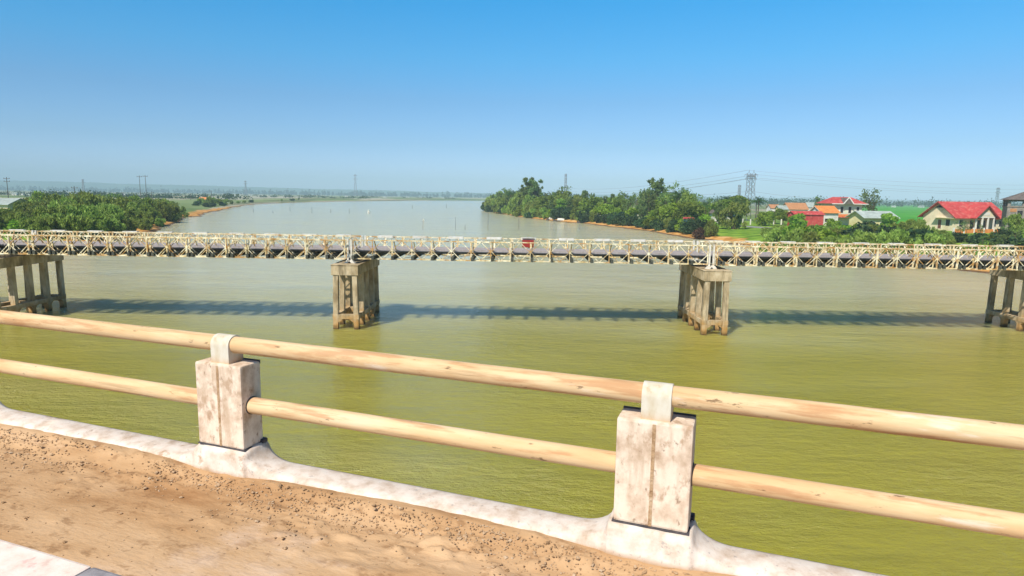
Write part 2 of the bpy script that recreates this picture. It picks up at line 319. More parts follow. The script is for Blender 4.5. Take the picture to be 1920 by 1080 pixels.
def ground_mat():
    m = bpy.data.materials.new('ground'); m.use_nodes = True; t = m.node_tree; b = t.nodes['Principled BSDF']; b.inputs['Roughness'].default_value = .95; b.inputs['Specular IOR Level'].default_value = .1
    tc = N(t, 'ShaderNodeTexCoord')
    def noise(sc, det=6, st=(1, 1, 1)):
        mp = N(t, 'ShaderNodeMapping'); mp.inputs['Scale'].default_value = st; t.links.new(tc.outputs['Object'], mp.inputs[0])
        n = N(t, 'ShaderNodeTexNoise'); n.inputs['Scale'].default_value = sc; n.inputs['Detail'].default_value = det; t.links.new(mp.outputs[0], n.inputs['Vector']); return n.outputs[0]
    def ramp(i, cs):
        r = N(t, 'ShaderNodeValToRGB'); t.links.new(i, r.inputs[0])
        while len(r.color_ramp.elements) < len(cs): r.color_ramp.elements.new(.5)
        for e, (p, c) in zip(r.color_ramp.elements, cs): e.position = p; e.color = (*c, 1)
        return r.outputs[0]
    def attr(n): a = N(t, 'ShaderNodeAttribute'); a.attribute_name = n; return a.outputs['Fac']
    def mix(f, a, b_):
        x = N(t, 'ShaderNodeMix', data_type='RGBA'); t.links.new(f, x.inputs[0]); t.links.new(a, x.inputs[6]); t.links.new(b_, x.inputs[7]); return x.outputs[2]
    def sst(i, a, b_, lo=0, hi=1):
        r = N(t, 'ShaderNodeMapRange', interpolation_type='SMOOTHSTEP'); t.links.new(i, r.inputs[0])
        for k, v in zip((1, 2, 3, 4), (a, b_, lo, hi)): r.inputs[k].default_value = v
        return r.outputs[0]
    grass = ramp(noise(.25, 9), [(.3, (.07, .14, .018)), (.48, (.15, .27, .025)), (.62, (.23, .36, .035)), (.75, (.32, .32, .09))])
    earth = ramp(noise(.5, 9), [(.3, (.30, .13, .03)), (.5, (.62, .31, .08)), (.68, (.66, .42, .18))])
    wet = ramp(noise(1.5, 5), [(.3, (.10, .055, .025)), (.7, (.20, .12, .06))])
    ricec = ramp(noise(.05, 6, (1, 1, 1)), [(.35, (.05, .26, .02)), (.65, (.10, .36, .03))])
    # far fields: plots
    vo = N(t, 'ShaderNodeTexVoronoi'); mp = N(t, 'ShaderNodeMapping'); mp.inputs['Scale'].default_value = (.012, .005, 1); mp.inputs['Rotation'].default_value = (0, 0, .3)
    t.links.new(tc.outputs['Object'], mp.inputs[0]); t.links.new(mp.outputs[0], vo.inputs['Vector']); vo.inputs['Scale'].default_value = 1
    sp = N(t, 'ShaderNodeSeparateColor'); t.links.new(vo.outputs['Color'], sp.inputs[0])
    plots = ramp(sp.outputs[0], [(.1, (.14, .20, .07)), (.35, (.22, .28, .11)), (.55, (.15, .17, .08)), (.75, (.38, .35, .23)), (.95, (.44, .42, .34))])
    pos = N(t, 'ShaderNodeSeparateXYZ'); t.links.new(tc.outputs['Object'], pos.inputs[0])
    c = mix(sst(pos.outputs[1], 210, 340), grass, plots)
    c = mix(attr('rice'), c, ricec)
    nd = N(t, 'ShaderNodeMath', operation='MULTIPLY_ADD'); t.links.new(noise(.22, 6), nd.inputs[0]); nd.inputs[1].default_value = -9; 
    ad = N(t, 'ShaderNodeMath', operation='ADD'); t.links.new(attr('bank'), nd.inputs[2]); t.links.new(nd.outputs[0], ad.inputs[0]); ad.inputs[1].default_value = 4.5
    thin = sst(pos.outputs[1], 330, 600, 1.0, 4.0); tm = N(t, 'ShaderNodeMath', operation='MULTIPLY'); t.links.new(ad.outputs[0], tm.inputs[0]); t.links.new(thin, tm.inputs[1])
    c = mix(sst(tm.outputs[0], 4.0, 6.0), earth, c)
    z = pos.outputs[2]; c = mix(sst(z, .12, .32), wet, c)
    t.links.new(c, b.inputs['Base Color'])
    bp = N(t, 'ShaderNodeBump'); bp.inputs['Strength'].default_value = .8; bp.inputs['Distance'].default_value = .3; t.links.new(noise(1.2, 8), bp.inputs['Height']); t.links.new(bp.outputs[0], b.inputs['Normal'])
    return m
g = grid_mesh('ground', np.stack([X, Y, Hh], -1), Hh > -1.2, ground_mat(), {'bank': D, 'rice': rice}); tag(g, kind='structure')

def water_mat():
    m = bpy.data.materials.new('water'); m.use_nodes = True; t = m.node_tree; b = t.nodes['Principled BSDF']
    b.inputs['Roughness'].default_value = .10; b.inputs['IOR'].default_value = 1.7
    b.inputs['Subsurface Weight'].default_value = 1.0; b.inputs['Subsurface Radius'].default_value = (1, .9, .5); b.inputs['Subsurface Scale'].default_value = 2.6
    tc = N(t, 'ShaderNodeTexCoord')
    def noise(sc, det, st, rot=0, rough=.55):
        mp = N(t, 'ShaderNodeMapping'); mp.inputs['Scale'].default_value = st; mp.inputs['Rotation'].default_value = (0, 0, rot); t.links.new(tc.outputs['Object'], mp.inputs[0])
        n = N(t, 'ShaderNodeTexNoise'); n.inputs['Scale'].default_value = sc; n.inputs['Detail'].default_value = det; n.inputs['Roughness'].default_value = rough; t.links.new(mp.outputs[0], n.inputs['Vector']); return n.outputs[0]
    def mth(op, a, b_, c=None):
        n = N(t, 'ShaderNodeMath', operation=op)
        for i, v in enumerate((a, b_, c)):
            if v is None: continue
            if isinstance(v, (int, float)): n.inputs[i].default_value = v
            else: t.links.new(v, n.inputs[i])
        return n.outputs[0]
    big = noise(.12, 4, (.35, 1, 1), .15)            # smooth and ruffled patches
    swell = noise(.42, 3, (.4, 1, 1), .12)
    rip = noise(1.9, 6, (.45, 1, 1), -.1, .68)
    fine = noise(6, 3, (.6, 1, 1), .2, .6)
    patch = N(t, 'ShaderNodeMapRange'); t.links.new(big, patch.inputs[0]); patch.inputs[1].default_value = .35; patch.inputs[2].default_value = .65; patch.inputs[3].default_value = .5; patch.inputs[4].default_value = 1.6
    h = mth('MULTIPLY', swell, .75); h = mth('ADD', h, mth('MULTIPLY', mth('MULTIPLY', rip, .95), patch.outputs[0])); h = mth('ADD', h, mth('MULTIPLY', mth('MULTIPLY', fine, .16), patch.outputs[0]))
    bp = N(t, 'ShaderNodeBump'); bp.inputs['Strength'].default_value = 1; bp.inputs['Distance'].default_value = WAVE; t.links.new(h, bp.inputs['Height']); t.links.new(bp.outputs[0], b.inputs['Normal'])
    r = N(t, 'ShaderNodeValToRGB'); t.links.new(noise(.03, 4, (.5, 1, 1), .1), r.inputs[0])
    for e, (p, c) in zip(r.color_ramp.elements, [(.35, (.32, .29, .015)), (.65, (.42, .36, .03))]): e.position = p; e.color = (*c, 1)
    # sky reflection painted in: body colour pales farther out, greener near the road bridge
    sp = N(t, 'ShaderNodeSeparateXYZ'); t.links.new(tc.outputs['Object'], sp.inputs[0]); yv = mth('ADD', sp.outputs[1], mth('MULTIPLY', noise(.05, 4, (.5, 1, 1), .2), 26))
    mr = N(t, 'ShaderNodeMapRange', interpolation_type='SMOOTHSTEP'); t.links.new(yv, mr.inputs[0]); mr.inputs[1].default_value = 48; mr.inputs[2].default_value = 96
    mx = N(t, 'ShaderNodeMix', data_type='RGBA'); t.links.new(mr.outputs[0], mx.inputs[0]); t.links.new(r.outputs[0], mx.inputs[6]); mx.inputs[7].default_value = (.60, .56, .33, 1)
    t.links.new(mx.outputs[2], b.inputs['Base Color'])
    return m
WAVE = .30
wx = np.linspace(-7000, 7000, 8); wy = np.concatenate([[-300], np.linspace(0, 7000, 8)]); WX, WY = np.meshgrid(wx, wy)
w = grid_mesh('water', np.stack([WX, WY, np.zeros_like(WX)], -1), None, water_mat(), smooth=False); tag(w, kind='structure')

# far hills and the wooded horizon
def ridge(name, r0, r1, prof, mat, amp, rows=26, nseg=700, seed=3):
    a = np.radians(np.linspace(-60, 60, nseg)); tt = np.linspace(0, 1, rows); AA, T = np.meshgrid(a, tt)
    RR = (r0+(r1-r0)*T)/np.cos(AA); x = np.sin(AA)*RR; y = np.cos(AA)*RR; px = 960+np.tan(AA)*F
    top = np.interp(px, [p[0] for p in prof], [p[1] for p in prof])
    z = 2+(top-2)*np.sin(np.clip(T*1.25, 0, 1)*math.pi/2)**1.2*(.86+.28*fbm(x/700, y/500, 4, seed))+amp*(fbm(x/45, y/120, 3, seed+9)-.5)*np.clip(T*4, 0, 1)
    z[0] = -1
    o = grid_mesh(name, np.stack([x, y, z], -1), None, mat); tag(o, kind='structure'); return o
hillm = pm('hill_cover', [(.3, (.03, .07, .025)), (.55, (.06, .12, .04)), (.7, (.16, .20, .08))], .006, 8, .95, .6, .03, dist=8)
ridge('hills', 4600, 6300, [(-900, 120), (0, 92), (300, 72), (600, 52), (900, 40), (1400, 34), (1700, 34), (2800, 60)], hillm, 10)

# ------------------------------------------------------------ vegetation
def dirs(n):
    v = rng.normal(size=(n, 3)); return v/np.linalg.norm(v, axis=1, keepdims=True)
def leaf_quads(C, size, flat=.0, elong=1.6, up=None):
    """little pointed leaf clumps (4 corner kites) at centres C"""
    n = len(C); a = dirs(n)
    if up is not None: a = a*(1-flat)+np.array(up)*flat; a /= np.linalg.norm(a, axis=1, keepdims=True)
    b = np.cross(a, dirs(n)); b /= np.linalg.norm(b, axis=1, keepdims=True)+1e-9; s = (size*(.6+.8*rng.random(n)))[:, None]
    return np.stack([C-a*s*elong/2, C+b*s*.45-a*s*.1, C+a*s*elong/2, C-b*s*.45-a*s*.05], 1)
def crown_pts(lobes, per, fill=.35):
    P = []
    for (cx, cy, cz, rx, ry, rz) in lobes:
        n = int(per*(rx*ry*rz)**(2/3)); d = dirs(n); r = (fill+(1-fill)*rng.random(n)**.5)[:, None]
        w_ = 1+.22*np.sin(d[:, :1]*7+cx)*np.cos(d[:, 1:2]*6+cz)
        P.append(np.array([cx, cy, cz])+d*r*w_*np.array([rx, ry, rz]))
    return np.concatenate(P)
def trunk_mb(h, r, limbs, lean=.2):
    m = MB(); top = Vector((random.uniform(-lean, lean), random.uniform(-lean, lean), h)); m.tube([(0, 0, -.6), tuple(top*.5+Vector((.08, 0, 0))), tuple(top)], [r*1.25, r, r*.6], 7)
    for (x, y, z) in limbs:
        s = top*(.55+.4*random.random()); m.tube([tuple(s), tuple((s+Vector((x, y, z)))/2+Vector((0, 0, .15))), (x, y, z)], [r*.5, r*.32, r*.12], 5)
    return m
def make_tree(name, kind, mat, label='', cat='tree'):
    """unit: real metres, base at origin; returns thing"""
    t = thing(name, label, cat)
    if kind == 'broad':
        H = 9; lob = []
        for i in range(11):
            a = random.random()*6.28; r_ = random.uniform(.6, 3.0); z = random.uniform(3.2, 8.0); k = random.uniform(1.0, 1.9)*(1-.25*abs(z-5.5)/3)
            lob.append((math.cos(a)*r_, math.sin(a)*r_, z, k*1.15, k*1.15, k*.8))
        P = crown_pts(lob, 95, .55); faces_mesh('crown', leaf_quads(P, .52, .35, 1.3, (0, 0, .2)), 4, mat, t)
        trunk_mb(3.6, .2, [l[:3] for l in lob[:7]]).build('trunk', 'bark', t)
    elif kind == 'feather':   # casuarina like: tall, irregular, wispy
        lob = []
        for i in range(36):
            z = 2.2+11*i/35+random.uniform(-.4, .6); k = random.uniform(.38, .8); a = i*2.4+random.random(); r_ = random.uniform(.3, 3.3)*(1-.03*z)
            lob.append((math.cos(a)*r_, math.sin(a)*r_, z, k, k, k*1.25))
        P = crown_pts(lob, 150, .1); faces_mesh('crown', leaf_quads(P, .34, .5, 2.6, (0, 0, 1)), 4, mat, t)
        trunk_mb(12, .2, [l[:3] for l in lob], .5).build('trunk', 'bark', t)
    elif kind == 'willowy':   # feathery round bush of bamboo / tamarisk kind
        lob = []
        for i in range(30):
            a = random.random()*6.28; r_ = random.uniform(.3, 3.0); z = random.uniform(.8, 6.6)*(1-.07*r_); k = random.uniform(.5, .95)
            lob.append((math.cos(a)*r_, math.sin(a)*r_, z, k, k, k*1.7))
        P = crown_pts(lob, 165, .15); faces_mesh('crown', leaf_quads(P, .28, .6, 2.9, (0, 0, 1)), 4, mat, t)
        m = MB()
        for i in range(7):
            a = i*.9; m.tube([(.15*math.cos(a), .15*math.sin(a), -.5), (.8*math.cos(a), .8*math.sin(a), 3), (1.9*math.cos(a), 1.9*math.sin(a), 5.6)], [.09, .06, .02], 5)
        m.build('trunk', 'bark', t)
    elif kind == 'shrub':
        lob = []
        for i in range(9):
            a = random.random()*6.28; r_ = random.uniform(.2, 1.9); z = random.uniform(.5, 2.7)*(1-.12*r_); k = random.uniform(.7, 1.2)
            lob.append((math.cos(a)*r_, math.sin(a)*r_, z, k*1.2, k*1.2, k))
        P = crown_pts(lob, 130, .5); faces_mesh('crown', leaf_quads(P, .34, .2, 1.5, (0, 0, .2)), 4, mat, t)
        m = MB()
        for i in range(5):
            a = i*1.3; m.tube([(0, 0, -.5), (.5*math.cos(a), .5*math.sin(a), 1), (1.1*math.cos(a), 1.1*math.sin(a), 2)], [.07, .05, .02], 5)
        m.build('trunk', 'bark', t)
    elif kind == 'sparse':    # thin, see-through tree
        limbs = []; P = []
        for i in range(14):
            a = random.random()*6.28; z = random.uniform(3.5, 9); r_ = random.uniform(.5, 2.6); limbs.append((math.cos(a)*r_, math.sin(a)*r_, z))
            c = np.array(limbs[-1]); P.append(c+rng.normal(size=(30, 3))*.42)
        faces_mesh('crown', leaf_quads(np.concatenate(P), .36, .3, 1.5, (0, 0, .2)), 4, mat, t)
        trunk_mb(7, .12, limbs, .4).build('trunk', 'bark', t)
    elif kind in ('palm', 'banana'):
        H = 8 if kind == 'palm' else 1.8; nf = 20 if kind == 'palm' else 9; L = 3.3 if kind == 'palm' else 2.3; Q = []
        for i in range(nf):
            a = i*2.399; el = random.uniform(-.35, 1.15) if kind == 'palm' else random.uniform(.6, 1.2); d = np.array([math.cos(a)*math.cos(el), math.sin(a)*math.cos(el), math.sin(el)]); side = np.array([-math.sin(a), math.cos(a), 0])
            prev = np.array([0, 0, H]); 
            for k in range(9):
                s = (k+1)/9*L; p = np.array([0, 0, H])+d*s-np.array([0, 0, 1])*(s*s*(.16 if kind == 'palm' else .12)); dd = p-prev
                if kind == 'palm':
                    ln = .85*math.sin(math.pi*min(1, .18+k/9.5)); 
                    for sg in (-1, 1):
                        for jj in (.15, .65):
                            q = prev+dd*jj; tip = q+side*sg*ln*.8+dd*.9-np.array([0, 0, ln*.55]); Q.append([q, q+dd*.22, tip, tip-dd*.05])
                    Q.append([prev-side*.03, prev+side*.03, p+side*.02, p-side*.02])
                else:
                    wd = .32*math.sin(math.pi*min(1, .2+k/10))
                    Q.append([prev-side*wd, prev+side*wd*.1, p+side*wd*.1, p-side*wd]); Q.append([prev+side*wd*.1, prev+side*wd-np.array([0, 0, .05]), p+side*wd-np.array([0, 0, .05]), p+side*wd*.1])
                prev = p
        faces_mesh('crown', np.array(Q), 4, mat, t)
        MB().tube([(0, 0, -.5), (.25, .1, H*.5), (0, 0, H)], [.2, .15, .12] if kind == 'palm' else [.14, .12, .08], 7).build('trunk', 'bark', t)
    return t
KINDS = {}
def proto(key, name, kind, mat, n, h):
    KINDS[key] = dict(name=name, h=h, v=[(kind, mat) for _ in range(n)], made=[], kind=kind, mat=mat, n=n)
proto('broad', 'broadleaf_tree', 'broad', 'leaf_broad', 3, 9)
proto('bright', 'bright_green_tree', 'broad', 'leaf_bright', 2, 9)
proto('feather', 'feathery_tree', 'feather', 'leaf_feather', 3, 14)
proto('willowy', 'bushy_tree', 'willowy', 'leaf_bamboo', 4, 7.5)
proto('shrub', 'shrub', 'shrub', 'leaf_shrub', 3, 3.4)
proto('brightshrub', 'leafy_shrub', 'shrub', 'leaf_bright', 2, 3.4)
proto('dryshrub', 'dry_shrub', 'shrub', 'leaf_dry', 1, 3.4)
proto('palm', 'coconut_palm', 'palm', 'leaf_palm', 2, 10)
proto('banana', 'banana_plant', 'banana', 'leaf_bright', 1, 3.6)
proto('sparse', 'sparse_tree', 'sparse', 'leaf_feather', 2, 9.5)
def plant(key, x, y, h, label, group, cat=None, wide=1, z=None):
    """plant a tree of height h at ground point; first uses of a variant build it, later ones copy it"""
    K = KINDS[key]; z = gz(x, y)-.1 if z is None else z; sc = h/K['h']; cat = cat or ('shrub' if 'shrub' in key else 'palm' if key == 'palm' else 'plant' if key == 'banana' else 'tree')
    if len(K['made']) < K['n']:
        o = make_tree(K['name'], K['kind'], K['mat'], label, cat); K['made'].append(o)
    else:
        o = copy_tree(random.choice(K['made'])); o['label'] = label; o['category'] = cat
    o.location = (x, y, z); o.rotation_euler = (0, 0, random.random()*6.28); o.scale = (sc*wide, sc*wide, sc); o['group'] = group
    return o
def top_h(px, py, Y):
    """height above ground of a plant whose top shows at pixel (px, py) when it stands at depth Y; and its x"""
    p = atY(px, py, Y); return p.x, p.z-gz(p.x, Y)

# right bank, the wooded point.  shore depth by pixel column
SX = [905, 925, 950, 1000, 1040, 1120, 1200, 1300, 1340, 1400, 1500]; SY = [466, 410, 366, 305, 280, 248, 212, 174, 160, 147, 136]
shY = lambda px: float(np.interp(px, SX, SY))
SKX = [905, 915, 930, 950, 965, 978, 990, 1003, 1015, 1030, 1045, 1070, 1100, 1115, 1130, 1150, 1170, 1200, 1215, 1233, 1250, 1275, 1290, 1310, 1340, 1380, 1400, 1440]
SKY_ = [374, 364, 358, 353, 353, 350, 347, 349, 350, 353, 357, 360, 358, 362, 365, 362, 360, 361, 356, 352, 352, 353, 360, 364, 368, 368, 372, 382]
skY = lambda px: float(np.interp(px, SKX, SKY_))
G1 = 'waterside bushes along the wooded point'; G2 = 'trees of the wooded point'
px = 908; i = 0; front = []
while px < 1340:
    Y = shY(px)+random.uniform(4.5, 7); p = atY(px, 400, Y); front.append((px, Y)); i += 1
    key = 'shrub' if random.random() < .62 else random.choice(['brightshrub', 'willowy', 'shrub'])
    if 920 < px < 1105 and random.random() < .5: key = 'willowy'
    h = random.uniform(3.0, 5.0)*(1.25 if px < 1100 else 1)
    look = {'shrub': 'dark blue-green shrub', 'brightshrub': 'bright green shrub', 'willowy': 'soft olive green bush'}[key]
    plant(key, p.x, Y, h, f'{look} on the sandy edge, {nth(i)} bush from the wooded tip', G1, 'shrub', 1.1)
    px += 2.5*1200/Y*random.uniform(.8, 1.15)
px = 912; i = 0
while px < 1335:
    Y = shY(px)+random.uniform(12, 19); f_ = random.uniform(.40, .75); sky_y = skY(px); base_y = 371+(px-960)*.0152+8*1200/Y
    x, h = top_h(px, sky_y*f_+base_y*(1-f_)-4, Y); h = max(h, 4.5); i += 1
    key = random.choice(['broad', 'bright', 'willowy', 'broad', 'bright', 'feather'] if px > 1060 else ['willowy', 'willowy', 'broad', 'feather'])
    if 1110 < px < 1190: key = 'bright'
    look = {'broad': 'mid green leafy tree', 'bright': 'bright green leafy tree', 'willowy': 'soft green bushy tree', 'feather': 'dark feathery tree'}[key]
    plant(key, x, Y, h, f'{look} in the second row of the wooded point, {nth(i)} from its tip', G2, None, 1.15 if key != 'feather' else 1.3)
    px += 4.2*1200/Y*random.uniform(.8, 1.2)
for row, (o0, o1, dy, nm) in enumerate([(26, 38, 6, 'middle'), (45, 65, 1, 'back'), (75, 110, 0, 'rearmost')]):
    px = 916+row*7; i = 0
    while px < 1400-row*6:
        Y = shY(px)+random.uniform(o0, o1); x, h = top_h(px, skY(px)+dy+random.uniform(-3, 6), Y); i += 1
        key = random.choice(['broad', 'feather', 'willowy', 'bright', 'feather', 'sparse', 'palm'])
        look = {'broad': 'mid green rounded tree', 'bright': 'bright green tree', 'willowy': 'soft green bushy tree', 'feather': 'tall dark feathery tree', 'sparse': 'thin open-crowned tree', 'palm': 'drooping coconut palm'}[key]
        plant(key, x, Y, max(h, 5), f'{look} in the {nm} row of the wooded point, {nth(i)} from its tip', G2, None, 1.0 if key in ('feather', 'sparse') else 1.1)
        px += 4.6*1200/Y*random.uniform(.8, 1.25)
for (px, py, Y, key, lab) in [(990, 333, 345, 'feather', 'tallest dark feathery tree near the tip of the wooded point'), (1003, 337, 340, 'feather', 'feathery tree leaning out right of the tallest tree near the point'),
        (1055, 347, 330, 'sparse', 'thin tree with a small round top rising in front of the distant mast'), (1233, 331, 260, 'feather', 'tallest dark tree breaking the skyline midway along the right bank'),
        (1222, 347, 262, 'sparse', 'spindly tree left of the tallest tree of the right bank'), (1256, 342, 265, 'sparse', 'spindly tree with a flat top right of the tallest tree of the right bank'), (1277, 347, 250, 'sparse', 'open tree with an umbrella top right of the spindly trees'),
        (1218, 352, 250, 'sparse', 'small open tree at the left foot of the tallest bank tree'), (1165, 358, 270, 'sparse', 'thin tree poking above the bright green crowns'),
        (965, 353, 375, 'palm', 'palm with drooping fronds left of the tallest feathery tree'), (958, 356, 385, 'palm', 'lower palm beside the drooping palm near the point'),
        (1362, 362, 235, 'palm', 'coconut palm left of the round tree beside the big pylon'), (1424, 364, 225, 'palm', 'coconut palm immediately right of the big lattice pylon'), (1419, 370, 232, 'palm', 'lower palm behind the palm right of the pylon'),
        (1384, 361, 240, 'broad', 'round dark tree directly left of the big lattice pylon'), (1374, 368, 246, 'broad', 'dark round tree behind the coconut palm and white hut'), (1350, 372, 236, 'broad', 'round tree rising behind the white gabled hut'), (1330, 372, 225, 'willowy', 'soft tree left of the white gabled hut'),
        (1630, 351, 215, 'sparse', 'thin see-through tree standing alone right of the two-storey red roofed house'), (1640, 362, 213, 'sparse', 'smaller thin tree just right of the lone see-through tree'),
        (1533, 368, 320, 'feather', 'dark narrow tree behind the orange roofed house'), (1546, 374, 300, 'broad', 'round tree between the orange roof and the two-storey house')]:
    x, h = top_h(px, py, Y); plant(key, x, Y, h, lab, 'tall single trees of the right bank', None, .9 if key == 'sparse' else (1.25 if key == 'palm' else 1.5 if key == 'feather' and px < 1300 else 1))
for n_, (px, Y, h) in enumerate([(1180, 232, 4), (1262, 200, 4.2), (1268, 196, 3.6), (1310, 178, 3.5), (1275, 192, 4.4), (1325, 180, 3.4)]):
    p = atY(px, 400, Y); plant('banana', p.x, Y, h, f'broad-leaved banana plant among the bank shrubs, {nth(n_+1)} from the left', 'banana plants on the right bank')
p = atY(1310, 430, 168); plant('dryshrub', p.x, 168, 3.2, 'brown dried shrub between green shrubs above the orange bank', 'dry shrubs', 'shrub')
p = atY(1322, 430, 171); plant('dryshrub', p.x, 171, 2.6, 'smaller brown dried shrub right of the first dry one', 'dry shrubs', 'shrub')

# hedge of bushes in front of the village
G3 = 'bushes between the bridge and the village'
HX = [1395, 1440, 1460, 1500, 1540, 1560, 1600, 1640, 1680, 1720, 1750, 1800, 1850, 1900, 1960]; HY = [440, 420, 414, 415, 415, 419, 416, 411, 414, 408, 425, 436, 436, 424, 416]
for row, (Y0, ddy, nm) in enumerate([(128, 12, 'front'), (142, 5, 'middle'), (156, 0, 'back')]):
    px = 1455-row*8; i = 0
    while px < 1960:
        Y = Y0+random.uniform(-4, 4)-(px-1400)*.055; x, h = top_h(px, float(np.interp(px, HX, HY))+ddy+random.uniform(-3, 5), Y); i += 1
        key = random.choice(['shrub', 'willowy', 'brightshrub', 'willowy', 'broad']) if px < 1770 else random.choice(['willowy', 'sparse', 'shrub', 'sparse'])
        look = {'broad': 'mid green leafy bush', 'brightshrub': 'bright green shrub', 'willowy': 'feathery olive bush', 'shrub': 'dark green shrub', 'sparse': 'thin see-through sapling'}[key]
        plant(key, x, Y, max(h, 2.4), f'{look} in the {nm} row below the village, {nth(i)} from the left', G3, 'shrub', 1.25 if key != 'sparse' else 1.0)
        px += 3.3*1200/Y*random.uniform(.8, 1.2)
for n_, (px, py, Y, key) in enumerate([(1456, 385, 212, 'broad'), (1470, 388, 205, 'bright'), (1444, 392, 205, 'bright'), (1480, 393, 196, 'broad'), (1432, 396, 200, 'brightshrub'), (1560, 408, 176, 'brightshrub'), (1664, 393, 172, 'bright'), (1700, 403, 165, 'bright'), (1722, 408, 160, 'willowy'), (1500, 398, 188, 'brightshrub'), (1815, 412, 152, 'sparse'), (1803, 415, 150, 'sparse'), (1840, 420, 150, 'sparse'), (1893, 405, 145, 'sparse'), (1910, 398, 140, 'willowy')]):
    x, h = top_h(px, py, Y); plant(key, x, Y, max(h, 2.5), f'green garden tree among the village houses, {nth(n_+1)} of them', 'garden trees in the village')

# left bank thicket
G4 = 'feathery thicket on the left bank'
LX = [-60, 0, 20, 40, 60, 110, 150, 180, 230, 280, 320, 345, 352]; LY = [378, 385, 384, 372, 362, 358, 359, 364, 366, 369, 375, 384, 392]
LSX = [-60, 0, 150, 215, 285, 320, 352]; LSY = [110, 112, 120, 136, 164, 200, 268]
for row, (o0, ddy, nm) in enumerate([(5, 34, 'waterside'), (15, 22, 'second'), (28, 11, 'third'), (44, 3, 'fourth'), (64, 0, 'rearmost')]):
    px = -40+row*5; i = 0
    while px < 349-row*3:
        Y = float(np.interp(px, LSX, LSY))+o0+random.uniform(-2, 4); ty = float(np.interp(px, LX, LY))+ddy*(1-.5*(px > 300))+random.uniform(-5, 4)
        x, h = top_h(px, ty, Y); i += 1; key = random.choice(['willowy', 'willowy', 'willowy', 'sparse', 'willowy', 'willowy'] if row else ['willowy', 'willowy', 'brightshrub', 'willowy'])
        look = {'willowy': 'feathery green bush', 'shrub': 'dark green shrub', 'sparse': 'thin open sapling', 'brightshrub': 'bright low shrub'}[key]
        plant(key, x, Y, max(h, 2.6), f'{look} in the {nm} row of the left bank thicket, {nth(i)} from the left', G4, None, 1.25)
        px += 3.6*1200/Y*random.uniform(.8, 1.2)
for n_, (px, py, Y, key) in enumerate([(378, 370, 420, 'willowy'), (390, 368, 410, 'willowy'), (400, 369, 440, 'willowy'), (410, 371, 430, 'broad'), (422, 372, 450, 'willowy'), (368, 376, 400, 'shrub'), (385, 379, 385, 'shrub'), (400, 381, 400, 'shrub'), (416, 380, 430, 'shrub'), (434, 374, 500, 'willowy'), (446, 376, 520, 'broad'), (458, 375, 560, 'willowy'), (472, 378, 600, 'shrub'), (528, 376, 700, 'broad'), (560, 376, 800, 'broad'), (548, 377, 760, 'shrub')]):
    x, h = top_h(px, py, Y); plant(key, x, Y, max(h, 3), f'bush of the small clump beyond the sand spit, {nth(n_+1)} from the left of the clump', 'far clump on the left bank', None, 1.3)
# hazy woods towards the horizon: nobody could count them
def woods(name, label, segs, n, hgt, mat='leaf_far', size=2.6):
    P = []
    for k in range(n):
        (x0, y0), (x1, y1), dep = random.choice(segs); t_ = random.random(); cx = x0+(x1-x0)*t_; cy = y0+(y1-y0)*t_+random.uniform(0, dep); hh = hgt*(.55+.7*float(vnoise(np.array([cx/35.]), np.array([cy/35.]), 4)[0]))*random.uniform(.6, 1.1)
        P.append(np.array([cx, cy, 2.6])+rng.normal(size=(26, 3))*np.array([3.2, 3.2, hh*.27])+np.array([0, 0, hh*.5]))
    P = np.concatenate(P); P[:, 2] = np.maximum(P[:, 2], 2.5)
    o = faces_mesh(name, leaf_quads(P, size, .2, 1.3, (0, 0, .2)), 4, mat); tag(o, label, 'woodland', None, 'stuff'); return o
woods('distant_woodland', 'hazy belt of trees beyond the rice fields behind the village', [((330, 1050), (1500, 1250), 120), ((300, 1600), (2200, 1700), 200)], 620, 15)
woods('distant_woodland', 'hazy low line of trees beyond the river bend', [((-1500, 3300), (400, 3200), 250), ((-3300, 3200), (-1500, 3400), 250)], 620, 24, size=6)
woods('hedgerow_scrub', 'thin scrub lines in the flat fields on the left', [((-500, 640), (-300, 680), 60), ((-800, 1000), (-260, 1100), 40), ((-1200, 1500), (-150, 1560), 60), ((-700, 800), (-420, 760), 40)], 240, 6, size=1.8)

# ------------------------------------------------------------ houses
def gable_house(name, label, cat, loc, rz, L, Wd, hw, hr, wall, roof, over=.6, openings=(), trim=None, group=None):
    """x = length (ridge direction), front = -y side, origin front left corner"""
    t = thing(name, label, cat, loc, rz, group)
    MB().box(0, L, 0, Wd, -1, hw).prism([(0, hw), (Wd, hw), (Wd/2, hw+hr*(1-.0))], 'x', .0, L).build('wall', wall, t)
    th = .14; sl = hr/(Wd/2); y0 = -over; z0 = hw-over*sl
    m = MB()
    m.prism([(y0, z0+.03), (Wd/2, hw+hr+.03), (Wd-y0, z0+.03), (Wd-y0, z0+th+.03), (Wd/2, hw+hr+th+.05), (y0, z0+th+.03)], 'x', -over, L+over)
    m.build('roof', roof, t)
    if trim: MB().prism([(y0, z0-.10), (Wd/2, hw+hr-.10), (Wd-y0, z0-.10), (Wd-y0, z0+.02), (Wd/2, hw+hr+.02), (y0, z0+.02)], 'x', -over-.04, -over+.10).build('barge_board', trim, t)
    for (kind, face, a, z, w_, h_) in openings:
        add_open(t, kind, face, a, z, w_, h_, L, Wd)
    return t
